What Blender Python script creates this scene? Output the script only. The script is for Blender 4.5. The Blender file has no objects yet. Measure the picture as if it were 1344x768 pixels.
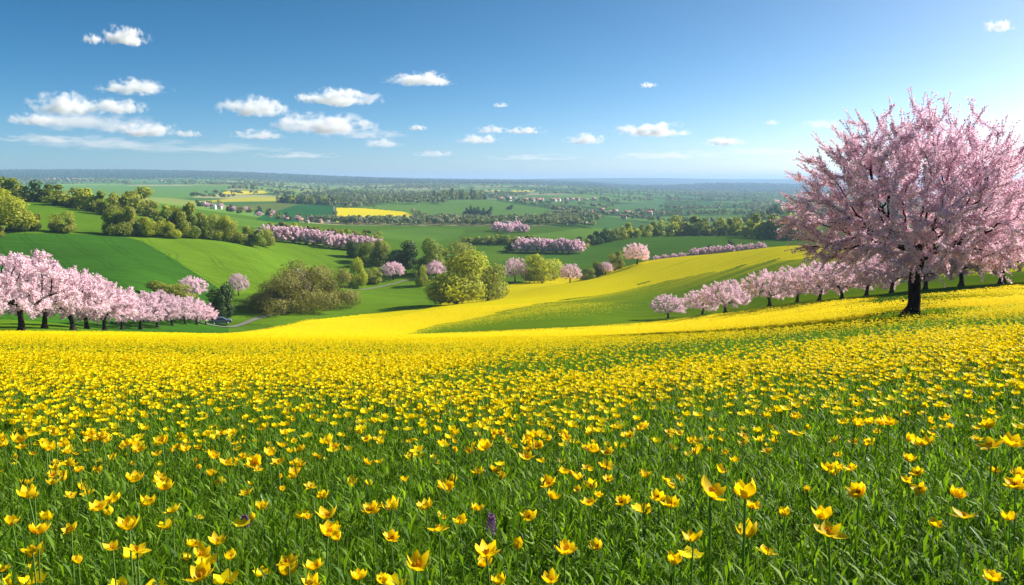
import bpy, math, random
import numpy as np
from mathutils import Vector

rng = np.random.default_rng(7)
random.seed(7)
R = math.radians

# ------------------------------------------------------------------ camera, world, sun, exposure
SC = bpy.context.scene
COL = SC.collection
F_PX, PITCH = 1045.0, R(8.0)            # focal length in photo pixels (1344 wide), downward pitch
CP, SP = math.cos(PITCH), math.sin(PITCH)
cam_d = bpy.data.cameras.new('camera')
cam = bpy.data.objects.new('camera', cam_d)
COL.objects.link(cam)
cam_d.sensor_width = 36.0
cam_d.lens = 36.0 * F_PX / 1344.0
cam_d.clip_start = 0.05
cam_d.clip_end = 90000.0
cam.rotation_euler = (R(90) - PITCH, 0, 0)
SC.camera = cam

SUN_AZ, SUN_EL = R(24), R(32)           # azimuth measured from +X towards +Y
sun_dir = Vector((math.cos(SUN_EL) * math.cos(SUN_AZ), math.cos(SUN_EL) * math.sin(SUN_AZ), math.sin(SUN_EL)))
world = bpy.data.worlds.new('World')
SC.world = world
world.use_nodes = True
wn, wl = world.node_tree.nodes, world.node_tree.links
wn.clear()
sky = wn.new('ShaderNodeTexSky')
sky.sky_type = 'NISHITA'
sky.sun_disc = False
sky.sun_elevation = SUN_EL
sky.sun_rotation = R(90) - SUN_AZ
sky.altitude = 1500
sky.air_density = 0.5
sky.dust_density = 3.0
sky.ozone_density = 8.0
hsv = wn.new('ShaderNodeHueSaturation')
hsv.inputs['Saturation'].default_value = 1.1
hsv.inputs['Hue'].default_value = 0.5
bg = wn.new('ShaderNodeBackground')
bg.inputs['Strength'].default_value = 0.117
wo = wn.new('ShaderNodeOutputWorld')
tint = wn.new('ShaderNodeVectorMath'); tint.operation = 'MULTIPLY'; tint.inputs[1].default_value = (1.42, .96, .54)
div = wn.new('ShaderNodeVectorMath'); div.operation = 'SCALE'; div.inputs['Scale'].default_value = 1 / 3.0
gam = wn.new('ShaderNodeGamma'); gam.inputs['Gamma'].default_value = 1.28
mul = wn.new('ShaderNodeVectorMath'); mul.operation = 'SCALE'; mul.inputs['Scale'].default_value = 3.0
wl.new(sky.outputs[0], div.inputs[0]); wl.new(div.outputs[0], gam.inputs['Color']); wl.new(gam.outputs[0], mul.inputs[0])
wl.new(mul.outputs[0], hsv.inputs['Color']); wl.new(hsv.outputs[0], tint.inputs[0]); wl.new(tint.outputs[0], bg.inputs[0])
wl.new(bg.outputs[0], wo.inputs[0])

sl = bpy.data.lights.new('sun', 'SUN')
sl.energy = 4.8
sl.angle = R(0.53)
sl.color = (1.0, 0.94, 0.84)
so = bpy.data.objects.new('sun', sl)
COL.objects.link(so)
so.rotation_euler = sun_dir.to_track_quat('Z', 'Y').to_euler()
so.location = (40, 20, 60)

SC.view_settings.view_transform = 'Standard'
SC.view_settings.look = 'None'
SC.view_settings.exposure = 1.08
SC.view_settings.gamma = 1.0
SC.view_settings.use_curve_mapping = False
SC.render.engine = 'CYCLES'
SC.cycles.use_denoising = True
SC.cycles.max_bounces = 12
SC.cycles.diffuse_bounces = 3
SC.cycles.transmission_bounces = 4
SC.cycles.volume_bounces = 10
SC.cycles.volume_step_rate = 1.0
SC.cycles.volume_max_steps = 256

# ------------------------------------------------------------------ helpers
def tag(o, label=None, cat=None, group=None, kind=None):
    if label: o['label'] = label
    if cat: o['category'] = cat
    if group: o['group'] = group
    if kind: o['kind'] = kind
    return o

def empty(name, loc=(0, 0, 0), rz=0.0):
    o = bpy.data.objects.new(name, None)
    o.empty_display_size = 0.2
    o.location = loc
    o.rotation_euler = (0, 0, rz)
    COL.objects.link(o)
    return o

def add(name, me, parent=None):
    o = bpy.data.objects.new(name, me)
    COL.objects.link(o)
    if parent is not None: o.parent = parent
    return o

def mesh_np(name, V, F, mat=None, smooth=False):
    V = np.ascontiguousarray(V, dtype=np.float32).reshape(-1, 3)
    F = np.ascontiguousarray(F, dtype=np.int32)
    k = F.shape[1]
    me = bpy.data.meshes.new(name)
    me.vertices.add(len(V)); me.vertices.foreach_set('co', V.ravel())
    me.loops.add(F.size); me.loops.foreach_set('vertex_index', F.ravel())
    me.polygons.add(len(F))
    me.polygons.foreach_set('loop_start', np.arange(0, F.size, k, dtype=np.int32))
    me.polygons.foreach_set('loop_total', np.full(len(F), k, dtype=np.int32))
    if smooth: me.polygons.foreach_set('use_smooth', np.ones(len(F), dtype=bool))
    me.update(calc_edges=True)
    if mat: me.materials.append(mat)
    return me

def unit(v): return v / (np.linalg.norm(v, axis=-1, keepdims=True) + 1e-9)

def frames(n):
    ref = np.where(np.abs(n[:, 2:3]) < 0.9, np.array([[0, 0, 1.0]]), np.array([[1.0, 0, 0]]))
    a = unit(np.cross(n, ref)); b = np.cross(n, a)
    return a, b

def leaf_quads(C, N, s, asp=1.0):
    """flat diamond/leaf faces at C, facing N, half-size s, spun at random"""
    a, b = frames(unit(N))
    th = rng.uniform(0, 2 * np.pi, len(C))[:, None]
    t = a * np.cos(th) + b * np.sin(th); q = -a * np.sin(th) + b * np.cos(th)
    s = np.asarray(s).reshape(-1, 1)
    n = unit(N)
    V = np.stack([C - t * s, C + q * s * asp + n * s * .25, C + t * s, C - q * s * asp + n * s * .25], 1).reshape(-1, 3)
    F = np.arange(len(V)).reshape(-1, 4)
    return V, F

def join(parts):
    Vs, Fs, o = [], [], 0
    for V, F in parts:
        Vs.append(V); Fs.append(F + o); o += len(V)
    return np.concatenate(Vs), np.concatenate(Fs)

def tubes(P0, P1, r0, r1, n=6):
    """one prism per edge"""
    d = unit(P1 - P0); a, b = frames(d)
    th = np.arange(n) * 2 * np.pi / n
    ring = a[:, None, :] * np.cos(th)[None, :, None] + b[:, None, :] * np.sin(th)[None, :, None]
    A = P0[:, None, :] + ring * np.asarray(r0).reshape(-1, 1, 1)
    B = P1[:, None, :] + ring * np.asarray(r1).reshape(-1, 1, 1)
    V = np.concatenate([A, B], 1).reshape(-1, 3)
    i = np.arange(n); j = (i + 1) % n
    f = np.stack([i, j, j + n, i + n], 1)
    F = (f[None] + (np.arange(len(P0)) * 2 * n)[:, None, None]).reshape(-1, 4)
    return V, F

def loft(P, r, n=10, wob=0.0):
    P = np.asarray(P, float); r = np.asarray(r, float)
    d = unit(np.gradient(P, axis=0)); a, b = frames(d)
    th = np.arange(n) * 2 * np.pi / n
    rr = r[:, None] * (1 + wob * rng.standard_normal((len(P), n)))
    V = P[:, None] + a[:, None] * (np.cos(th)[None, :] * rr)[..., None] + b[:, None] * (np.sin(th)[None, :] * rr)[..., None]
    i = np.arange(n); j = (i + 1) % n
    F = np.concatenate([np.stack([i + k * n, j + k * n, j + (k + 1) * n, i + (k + 1) * n], 1) for k in range(len(P) - 1)])
    return V.reshape(-1, 3), F

# ------------------------------------------------------------------ materials
def new_mat(name):
    m = bpy.data.materials.new(name); m.use_nodes = True
    nt = m.node_tree; nt.nodes.clear()
    out = nt.nodes.new('ShaderNodeOutputMaterial')
    return m, nt, nt.nodes, nt.links, out

def mathn(nt, op, a, b=None, clamp=False):
    n = nt.nodes.new('ShaderNodeMath'); n.operation = op; n.use_clamp = clamp
    for i, v in enumerate((a, b)):
        if v is None: continue
        if isinstance(v, (int, float)): n.inputs[i].default_value = v
        else: nt.links.new(v, n.inputs[i])
    return n.outputs[0]

def ramp(nt, fac, stops):
    n = nt.nodes.new('ShaderNodeValToRGB')
    el = n.color_ramp.elements
    while len(el) < len(stops): el.new(0.5)
    for e, (p, c) in zip(el, stops):
        e.position = p; e.color = (*c, 1)
    nt.links.new(fac, n.inputs[0])
    return n.outputs[0]

def mixc(nt, fac, a, b, mode='MIX'):
    n = nt.nodes.new('ShaderNodeMix'); n.data_type = 'RGBA'; n.blend_type = mode
    for sock, v in ((n.inputs[0], fac), (n.inputs[6], a), (n.inputs[7], b)):
        if isinstance(v, (int, float)): sock.default_value = v
        elif isinstance(v, tuple): sock.default_value = (*v, 1)
        else: nt.links.new(v, sock)
    return n.outputs[2]

def noise(nt, vec, scale, detail=4, rough=0.55):
    n = nt.nodes.new('ShaderNodeTexNoise')
    n.inputs['Scale'].default_value = scale; n.inputs['Detail'].default_value = detail
    n.inputs['Roughness'].default_value = rough
    if vec is not None: nt.links.new(vec, n.inputs['Vector'])
    return n.outputs['Fac']

def leafy(name, cols, trans=0.35, tint=(1, 1, 1), rough=0.6, objvar=0.25, spec=0.25):
    """leaf / petal material: each face takes one of a few own colours, each tree its own tone"""
    m, nt, N, L, out = new_mat(name)
    g = N.new('ShaderNodeNewGeometry')
    stops = [(i / max(1, len(cols) - 1), c) for i, c in enumerate(cols)]
    c = ramp(nt, g.outputs['Random Per Island'], stops)
    oi = N.new('ShaderNodeObjectInfo')
    v = mathn(nt, 'ADD', mathn(nt, 'MULTIPLY', oi.outputs['Random'], objvar), 1 - objvar / 2)
    vm = N.new('ShaderNodeVectorMath'); vm.operation = 'SCALE'
    L.new(c, vm.inputs[0]); L.new(v, vm.inputs['Scale'])
    p = N.new('ShaderNodeBsdfPrincipled')
    p.inputs['Roughness'].default_value = rough
    p.inputs['Specular IOR Level'].default_value = spec
    L.new(vm.outputs[0], p.inputs['Base Color'])
    t = N.new('ShaderNodeBsdfTranslucent')
    L.new(mixc(nt, 1.0, vm.outputs[0], tint, 'MULTIPLY'), t.inputs[0])
    mx = N.new('ShaderNodeMixShader'); mx.inputs[0].default_value = trans
    L.new(p.outputs[0], mx.inputs[1]); L.new(t.outputs[0], mx.inputs[2]); L.new(mx.outputs[0], out.inputs[0])
    return m

def bark(name, c0, c1, scale=12):
    m, nt, N, L, out = new_mat(name)
    tc = N.new('ShaderNodeTexCoord')
    mp = N.new('ShaderNodeMapping'); mp.inputs['Scale'].default_value = (1, 1, .3)
    L.new(tc.outputs['Object'], mp.inputs[0])
    f = noise(nt, mp.outputs[0], scale, 6, .7)
    p = N.new('ShaderNodeBsdfPrincipled'); p.inputs['Roughness'].default_value = .95
    p.inputs['Specular IOR Level'].default_value = .1
    L.new(ramp(nt, f, [(.35, c0), (.7, c1)]), p.inputs['Base Color'])
    b = N.new('ShaderNodeBump'); b.inputs['Strength'].default_value = .8; b.inputs['Distance'].default_value = .04
    L.new(f, b.inputs['Height']); L.new(b.outputs[0], p.inputs['Normal']); L.new(p.outputs[0], out.inputs[0])
    return m

def plain(name, c, var=.15, scale=3., rough=.8, metal=0.):
    m, nt, N, L, out = new_mat(name)
    tc = N.new('ShaderNodeTexCoord')
    f = noise(nt, tc.outputs['Object'], scale, 5)
    p = N.new('ShaderNodeBsdfPrincipled'); p.inputs['Roughness'].default_value = rough; p.inputs['Metallic'].default_value = metal
    L.new(ramp(nt, f, [(.3, tuple(x * (1 - var) for x in c)), (.7, tuple(min(1, x * (1 + var)) for x in c))]), p.inputs['Base Color'])
    L.new(p.outputs[0], out.inputs[0])
    return m

# ------------------------------------------------------------------ terrain: relief given as sight-line profiles
def proj(x, y, z):
    d = y * CP - z * SP; v = y * SP + z * CP
    return 672 + F_PX * x / d, 384 - F_PX * v / d

def ray(px, py):
    a = (px - 672) / F_PX; b = (384 - py) / F_PX
    k = CP + b * SP
    return a / k, (b * CP - SP) / k          # u = x/y, t = z/y

FARL = [(700, 262), (1000, 258), (1500, 250), (2500, 241), (3500, 236), (4500, 228.5), (5200, 224.5), (6500, 227), (12000, 238), (17000, 238)]
PROF = {
 -250: [(20, 463), (40, 444), (63, 432), (72, 431), (90, 425), (130, 400), (180, 368), (230, 304), (330, 262), (400, 252), (460, 252)] + FARL,
 0:    [(20, 463), (40, 446), (63, 434), (75, 431), (95, 425), (130, 400), (180, 368), (230, 304), (330, 262), (400, 252), (460, 252)] + FARL,
 150:  [(20, 465), (40, 448), (85, 437), (100, 435), (118, 431), (135, 415), (160, 378), (200, 342), (242, 311), (330, 276), (400, 262), (440, 261)] + FARL,
 300:  [(20, 466), (40, 450), (80, 443), (110, 440), (145, 436), (160, 431), (175, 405), (190, 386), (215, 355), (262, 319), (330, 307), (400, 299), (450, 292), (600, 282), (800, 272), (1000, 263), (1300, 256), (1600, 250), (2600, 240.5), (3500, 236), (4500, 229.5), (5200, 227), (6500, 229), (12000, 238), (17000, 238)],
 450:  [(20, 466), (40, 451), (80, 444), (120, 438), (170, 422), (200, 401), (240, 376), (262, 362), (322, 326), (400, 312), (500, 303), (650, 295), (750, 290.5), (950, 272), (1050, 269), (1300, 262), (1600, 256), (2500, 248), (3500, 242), (5000, 233.5), (6500, 234.5), (12000, 238), (17000, 238)],
 600:  [(20, 466), (40, 452), (80, 445), (112, 440), (150, 420), (190, 399), (205, 399), (225, 398), (262, 366), (330, 341), (400, 326), (500, 314), (580, 301), (650, 296), (750, 290), (900, 279), (1200, 262), (1300, 261.5), (1500, 262), (1700, 258), (2500, 248), (4000, 240), (7000, 236.5), (12000, 237), (17000, 237)],
 750:  [(20, 465), (40, 450), (80, 440), (110, 433), (150, 410), (200, 385), (235, 371), (250, 372), (268, 373), (300, 353), (330, 345), (380, 329), (430, 317), (550, 305), (620, 299), (750, 291), (950, 280), (1300, 268), (1600, 260), (2500, 250), (4000, 243), (7000, 237.5), (10000, 234), (13000, 235), (17000, 236)],
 850:  [(20, 461), (35, 447), (60, 440), (100, 432), (140, 422), (180, 395), (230, 360), (262, 342), (275, 343), (300, 345), (340, 335), (430, 311), (450, 311), (520, 316), (800, 295), (1000, 284), (1400, 272), (2000, 260), (3000, 252), (3900, 250), (4700, 245.5), (5600, 247), (7000, 243), (10000, 233.5), (13000, 236), (17000, 236)],
 950:  [(20, 456), (35, 441), (60, 430), (100, 418), (130, 408), (170, 384), (220, 352), (262, 332), (275, 332), (300, 334), (340, 325), (400, 312), (430, 310), (480, 312), (600, 307), (800, 291), (1000, 283), (1300, 275), (2000, 262), (3000, 254), (3900, 251), (4700, 242), (5600, 247), (7000, 247), (10000, 235), (13000, 237), (17000, 237)],
 1050: [(20, 450), (33, 434), (60, 415), (90, 400), (120, 386), (170, 362), (220, 338), (262, 322), (275, 322), (300, 325), (400, 312), (480, 306), (600, 302), (740, 287), (830, 279), (900, 279), (1000, 281), (1300, 275), (2000, 263), (3000, 255), (3900, 252), (4700, 244), (5600, 248), (7000, 246), (10000, 235), (13000, 237), (17000, 237)],
 1200: [(20, 440), (33, 416), (50, 399), (70, 385), (95, 376), (130, 366), (180, 350), (262, 326), (280, 326), (320, 328), (500, 306), (800, 284), (1000, 282), (1300, 275), (2000, 263), (4000, 252), (7000, 246), (10000, 237), (13000, 237), (17000, 237)],
 1344: [(20, 425), (33, 405), (50, 388), (70, 372), (95, 362), (130, 354), (180, 342), (262, 322), (280, 322), (320, 325), (500, 306), (800, 284), (1000, 282), (1300, 275), (2000, 263), (4000, 252), (7000, 246), (10000, 237), (13000, 237), (17000, 237)],
 1600: [(20, 408), (33, 391), (50, 376), (70, 362), (95, 354), (130, 348), (180, 338), (262, 320), (280, 320), (320, 324), (500, 306), (800, 284), (1000, 282), (1300, 275), (2000, 263), (4000, 252), (7000, 246), (10000, 237), (13000, 237), (17000, 237)],
}

def pchip(x, y, xi):
    x = np.asarray(x, float); y = np.asarray(y, float)
    h = np.diff(x); d = np.diff(y, axis=0) / (h if y.ndim == 1 else h[:, None])
    m = np.zeros_like(y)
    w1 = 2 * h[1:] + h[:-1]; w2 = h[1:] + 2 * h[:-1]
    if y.ndim > 1: w1, w2 = w1[:, None], w2[:, None]
    a, b = d[:-1], d[1:]
    ok = (a * b) > 0
    den = np.where(ok, w1 / np.where(ok, a, 1) + w2 / np.where(ok, b, 1), 1)
    m[1:-1] = np.where(ok, (w1 + w2) / den, 0)
    m[0] = d[0]; m[-1] = d[-1]
    k = np.clip(np.searchsorted(x, xi) - 1, 0, len(x) - 2)
    s = (xi - x[k]) / h[k]; hh = h[k]
    if y.ndim > 1: s, hh = s[:, None], hh[:, None]
    return (y[k] * (1 + 2 * s) * (1 - s) ** 2 + hh * m[k] * s * (1 - s) ** 2 + y[k + 1] * s * s * (3 - 2 * s) + hh * m[k + 1] * s * s * (s - 1))

H_CAM = 0.95
LG = np.linspace(math.log(0.25), math.log(17000), 1400)
cols_px = sorted(PROF)
tab = []
for cpx in cols_px:
    D = [p[0] for p in PROF[cpx]]; T = [ray(cpx, p[1])[1] for p in PROF[cpx]]
    nearD = [0.25, 0.5, 1, 1.7, 2.5, 4, 6, 9, 13]
    T = [T[0] + H_CAM / 20 - H_CAM / d for d in nearD] + T
    D = nearD + D
    # interpolate (z + H)/y so that the near hyperbola stays a plane
    S = np.array(T) + H_CAM / np.array(D)
    s = pchip(np.log(D), S, LG)
    tab.append(s - H_CAM / np.exp(LG))
tab = np.array(tab)
UG = np.linspace((-250 - 672) / F_PX, (1600 - 672) / F_PX, 371)
TT = pchip((np.array(cols_px) - 672) / F_PX, tab, UG)      # (371, 1400)
_k = np.exp(-0.5 * (np.arange(-8, 9) / 3.0) ** 2); _k /= _k.sum()
_pad = np.pad(TT, ((8, 8), (0, 0)), mode='edge')
TT = sum(_k[i] * _pad[i:i + len(UG)] for i in range(17))

def t_at(u, y):
    u = np.clip(np.asarray(u, float), UG[0], UG[-1] - 1e-6); l = np.clip(np.log(np.maximum(y, .2501)), LG[0], LG[-1] - 1e-6)
    fi = (u - UG[0]) / (UG[1] - UG[0]); fj = (l - LG[0]) / (LG[1] - LG[0])
    i = fi.astype(int); j = fj.astype(int); a = fi - i; b = fj - j
    return (TT[i, j] * (1 - a) * (1 - b) + TT[i + 1, j] * a * (1 - b) + TT[i, j + 1] * (1 - a) * b + TT[i + 1, j + 1] * a * b)

def vnoise(x, y, seed=0):
    """smooth value noise"""
    xi = np.floor(x).astype(np.int64); yi = np.floor(y).astype(np.int64); a = x - xi; b = y - yi
    a = a * a * (3 - 2 * a); b = b * b * (3 - 2 * b)
    def h(i, j):
        n = (i * 374761393 + j * 668265263 + seed * 974634777) & 0x7fffffff
        n = ((n ^ (n >> 13)) * 1274126177) & 0x7fffffff
        return ((n ^ (n >> 16)) & 0xffff) / 65535.0
    return (h(xi, yi) * (1 - a) + h(xi + 1, yi) * a) * (1 - b) + (h(xi, yi + 1) * (1 - a) + h(xi + 1, yi + 1) * a) * b

def ground_z(x, y):
    x = np.asarray(x, float); y = np.asarray(y, float)
    yy = np.maximum(y, 0.6)
    z = yy * t_at(x / yy, yy)
    z = z + (0.6 - np.minimum(y, 0.6)) * 0.17
    return z + 0.10 * (vnoise(x / 5., y / 5., 3) - .5) * np.clip((y - 6) / 10, 0, 1) * np.clip(1.5 - y / 90, 0, 1)

def hit(px, py):
    """first ground point seen along a photo direction"""
    u, t = ray(px, py)
    Y = np.exp(np.linspace(math.log(.7), math.log(16900), 3000))
    g = t_at(np.full_like(Y, u), Y)
    k = np.argmax(g >= t)
    y = Y[k] if g[k] >= t else Y[-1]
    return np.array([u * y, y, float(ground_z(u * y, y))])

def at_depth(px, y):
    x = 0
    z = -0.15 * y
    for _ in range(4):
        d = y * CP - z * SP
        x = (px - 672) / F_PX * d
        z = float(ground_z(x, y))
    return np.array([x, y, z])

def inpoly(px, py, poly):
    c = np.zeros(px.shape, bool); n = len(poly); j = n - 1
    for i in range(n):
        xi, yi = poly[i]; xj, yj = poly[j]
        cond = ((yi > py) != (yj > py)) & (px < (xj - xi) * (py - yi) / ((yj - yi) + 1e-12) + xi)
        c ^= cond; j = i
    return c

# field boundaries
NEAR_EDGE = np.array([(-400, 446), (0, 441), (150, 441), (285, 441.5), (340, 438), (420, 437.5), (520, 443), (640, 437), (760, 432), (860, 424.5), (930, 416), (1000, 408), (1060, 401), (1120, 397), (1200, 393), (1344, 378), (1700, 350)], float)
HILL_YEL = [(300, 441), (350, 433), (400, 421), (480, 412), (560, 405), (640, 380), (760, 355), (835, 330), (900, 320), (1600, 300), (1600, 338), (1040, 339), (1000, 344), (950, 354), (850, 372), (780, 388), (700, 401), (620, 418), (560, 430), (520, 443), (420, 438), (340, 441)]
HILL_GREEN = [(520, 443), (560, 430), (620, 418), (700, 401), (780, 388), (850, 372), (950, 354), (1000, 344), (1040, 339), (1600, 338), (1600, 360), (1200, 380), (1060, 402), (1000, 409), (930, 417), (860, 425), (760, 432.5), (640, 437.5)]
G_MEAD = (.090, .180, .012); G_DARK = (.042, .130, .012); G_LIGHT = (.130, .240, .014); G_BLUE = (.035, .130, .030); YEL = (.86, .66, .004)
FIELDS = [  # polygon in sight-line coordinates, depth range, own colour, flower share
 ([(-400, 300), (150, 308), (185, 316), (225, 338), (262, 362), (300, 385), (300, 445), (-400, 445)], 105, 262, G_DARK, 0),
 ([(150, 306), (185, 316), (225, 338), (262, 362), (300, 387), (330, 385), (420, 372), (470, 368), (480, 322), (300, 314)], 170, 345, G_LIGHT, 0),
 ([(300, 420), (330, 396), (470, 375), (560, 358), (600, 380), (600, 406), (470, 420), (380, 430)], 150, 262, (.125, .235, .013), 0),
 ([(430, 372), (520, 330), (690, 320), (720, 345), (560, 362)], 225, 400, (.09, .18, .014), 0),
 ([(330, 292), (345, 282), (385, 269), (436, 270), (438, 291)], 560, 1010, (.022, .12, .028), 0),
 ([(442, 291.5), (442, 272.5), (480, 273.5), (530, 278), (556, 287), (540, 291.5)], 700, 1030, YEL, 1),
 ([(470, 272), (560, 262), (640, 262), (700, 272), (748, 283), (690, 291), (600, 290), (556, 285), (530, 277)], 760, 1400, (.13, .25, .045), 0),
 ([(470, 318), (500, 302), (560, 299), (612, 301), (600, 312), (560, 318)], 450, 660, (.11, .22, .022), 0),
 ([(684, 320), (690, 309), (760, 300), (830, 299), (800, 312), (760, 318)], 450, 680, (.14, .26, .03), 0),
 ([(690, 350), (700, 339), (800, 318), (850, 310), (940, 310), (960, 322), (860, 333), (780, 350)], 300, 445, (.09, .20, .020), 0),
 ([(600, 345), (620, 330), (668, 324), (680, 338), (640, 346)], 330, 460, (.115, .215, .018), 0),
 ([(240, 300), (255, 285), (300, 284), (400, 298), (400, 310), (300, 309)], 430, 640, (.11, .22, .025), 0),
 ([(240, 266), (330, 258.5), (415, 260.5), (400, 264), (330, 264.5)], 850, 1500, (.42, .40, .05), .35),
 ([(285, 254.8), (300, 250.5), (345, 250.5), (352, 253.5), (320, 255.2)], 1000, 1900, (.62, .48, .03), .7),
 ([(300, 271), (390, 264), (400, 266), (350, 281), (320, 281)], 800, 1300, (.13, .17, .04), 0),
 ([(-400, 258), (-400, 240), (100, 240), (260, 238), (330, 243), (290, 250), (240, 262), (100, 262)], 1000, 2100, (.12, .25, .05), 0),
 ([(616, 251.2), (622, 249.2), (660, 249.4), (660, 251.6)], 1700, 3500, (.62, .55, .12), .5),
 ([(668, 252), (674, 249.5), (702, 249.6), (700, 252)], 1700, 3500, (.66, .56, .08), .6),
 ([(800, 278), (815, 268), (870, 264), (875, 274), (840, 279)], 800, 2400, (.12, .24, .07), 0),
 ([(640, 264), (700, 256), (790, 262), (770, 272), (720, 272)], 1250, 2500, (.12, .24, .06), 0),
 ([(960, 300), (985, 290), (1045, 277), (1080, 277), (1080, 296)], 620, 900, (.09, .21, .04), 0),
 ([(820, 251.5), (850, 245), (890, 242), (950, 240), (1010, 241), (1060, 243), (1100, 252)], 3800, 5600, (.012, .035, .02), 0),
]

# nodes grid
uu = np.concatenate([np.linspace(-2.6, -.80, 40)[:-1], np.linspace(-.80, .80, 1000), np.linspace(.80, 2.6, 40)[1:]])
ll = np.concatenate([np.linspace(math.log(.3), math.log(60), 260)[:-1], np.linspace(math.log(60), math.log(1600), 460)[:-1], np.linspace(math.log(1600), math.log(17000), 160)])
UU, LL = np.meshgrid(uu, ll)
YY = np.exp(LL); XX = UU * YY; ZZ = ground_z(XX, YY)
PX, PY = proj(XX, YY, ZZ)

def flower_share(px, py, y, x, py_top=None):
    py_top = py if py_top is None else py_top
    edge = np.interp(px, NEAR_EDGE[:, 0], NEAR_EDGE[:, 1])
    near = (py > edge) & (y < 172) & (y < np.interp(px, [900, 1000, 1200, 1344], [172, 130, 66, 60]))
    f = np.interp(y, [0, 2, 4, 8, 14, 24, 40, 60], [.10, .13, .26, .54, .72, .88, .96, 1.0])
    f = f * near
    # gap in the flowers, thinned further to paint in the big tree's shade
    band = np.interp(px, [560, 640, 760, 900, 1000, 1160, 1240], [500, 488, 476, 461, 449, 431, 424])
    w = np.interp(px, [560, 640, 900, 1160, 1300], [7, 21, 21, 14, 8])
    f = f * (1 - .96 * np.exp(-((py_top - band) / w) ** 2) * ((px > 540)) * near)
    n = vnoise(x / 9 + 3, y / 5, 11) * .6 + vnoise(x / 3.1, y / 2.2, 12) * .4
    f = f * np.clip(.40 + 1.15 * n, 0, 1)
    # behind and beside the big tree: bands of flowers and grass
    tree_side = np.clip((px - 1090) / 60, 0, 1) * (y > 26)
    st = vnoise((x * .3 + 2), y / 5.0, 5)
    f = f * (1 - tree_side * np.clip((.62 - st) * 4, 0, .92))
    hill = inpoly(px, py - 5 * (vnoise((x + y) / 25, (y - x) / 2.5, 23) - .5) * np.clip((px - 500) / 200, 0, 1), HILL_YEL) & (y > 105) & (y < 285)
    hn = vnoise((x + y) / 50, (y - x) / 5.0, 21) * .4 + vnoise((x + y) / 90, (y - x) / 1.6, 22) * .6
    f = np.where(hill, np.clip(.80 + .50 * hn, 0, 1), f)
    gtop = np.interp(px, [520, 560, 620, 700, 780, 850, 950, 1000, 1040, 1600], [443, 430, 418, 401, 388, 372, 354, 344, 339, 338])
    below = (py - gtop) / (8 + 23 * np.clip((px - 540) / 250, 0, 1))
    fade = np.clip(.80 - .8 * below, 0, 1) * np.clip(.25 + 1.2 * hn, 0, 1) * ((below > 0) & (y > 105) & (y < 270) & inpoly(px, py, HILL_GREEN))
    return np.maximum(f, fade)

def patch(x, y):
    ang = .5
    cx = (x * math.cos(ang) + y * math.sin(ang)); cy = (-x * math.sin(ang) + y * math.cos(ang))
    return cx / 190 + .7 * vnoise(cx / 400, cy / 400, 8), cy / 290 + .7 * vnoise(cx / 300, cy / 300, 9)

def field_colour(px, py, y, x):
    col = np.empty(px.shape + (3,)); col[:] = G_MEAD
    # far patchwork of small fields
    a_, b_ = patch(x, y)
    k = np.floor(a_).astype(int) * 31 + np.floor(b_).astype(int) * 17
    pal = np.array([(.13, .25, .04), (.07, .16, .04), (.18, .32, .06), (.24, .30, .07), (.09, .20, .04), (.36, .36, .16), (.05, .12, .03), (.15, .29, .05)])
    far = y > 640
    col[far] = pal[(k[far] * 7919 >> 3) % 8]
    col[(y > 3800)] = (.025, .07, .035)
    wood = (py < 233) & (y > 3000)
    col[wood] = (.02, .055, .025)
    col[inpoly(px, py, HILL_GREEN) & (y > 60) & (y < 270)] = (.14, .24, .010)
    for poly, d0, d1, c, fl in FIELDS:
        m = (y > d0) & (y < d1)
        idx = np.where(m)
        mm = inpoly(px[idx], py[idx], poly)
        col[idx[0][mm], idx[1][mm]] = c
    return col

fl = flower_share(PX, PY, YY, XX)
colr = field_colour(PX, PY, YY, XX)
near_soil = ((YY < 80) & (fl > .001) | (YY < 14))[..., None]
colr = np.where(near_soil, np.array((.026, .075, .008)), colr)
nr, nc = UU.shape
idx = np.arange(nr * nc).reshape(nr, nc)
Fg = np.stack([idx[:-1, :-1], idx[:-1, 1:], idx[1:, 1:], idx[1:, :-1]], -1).reshape(-1, 4)
Vg = np.stack([XX, YY, ZZ], -1).reshape(-1, 3)
# the patch of hillside the camera stands on
gx, gy = np.meshgrid(np.linspace(-20, 20, 21), np.linspace(-20, .9, 12))
gz = -H_CAM - .16 * gy - .01
pi = np.arange(gx.size).reshape(gx.shape) + len(Vg)
Fp = np.stack([pi[:-1, :-1], pi[:-1, 1:], pi[1:, 1:], pi[1:, :-1]], -1).reshape(-1, 4)
Vall = np.concatenate([Vg, np.stack([gx, gy, gz - .03], -1).reshape(-1, 3)])

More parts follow.
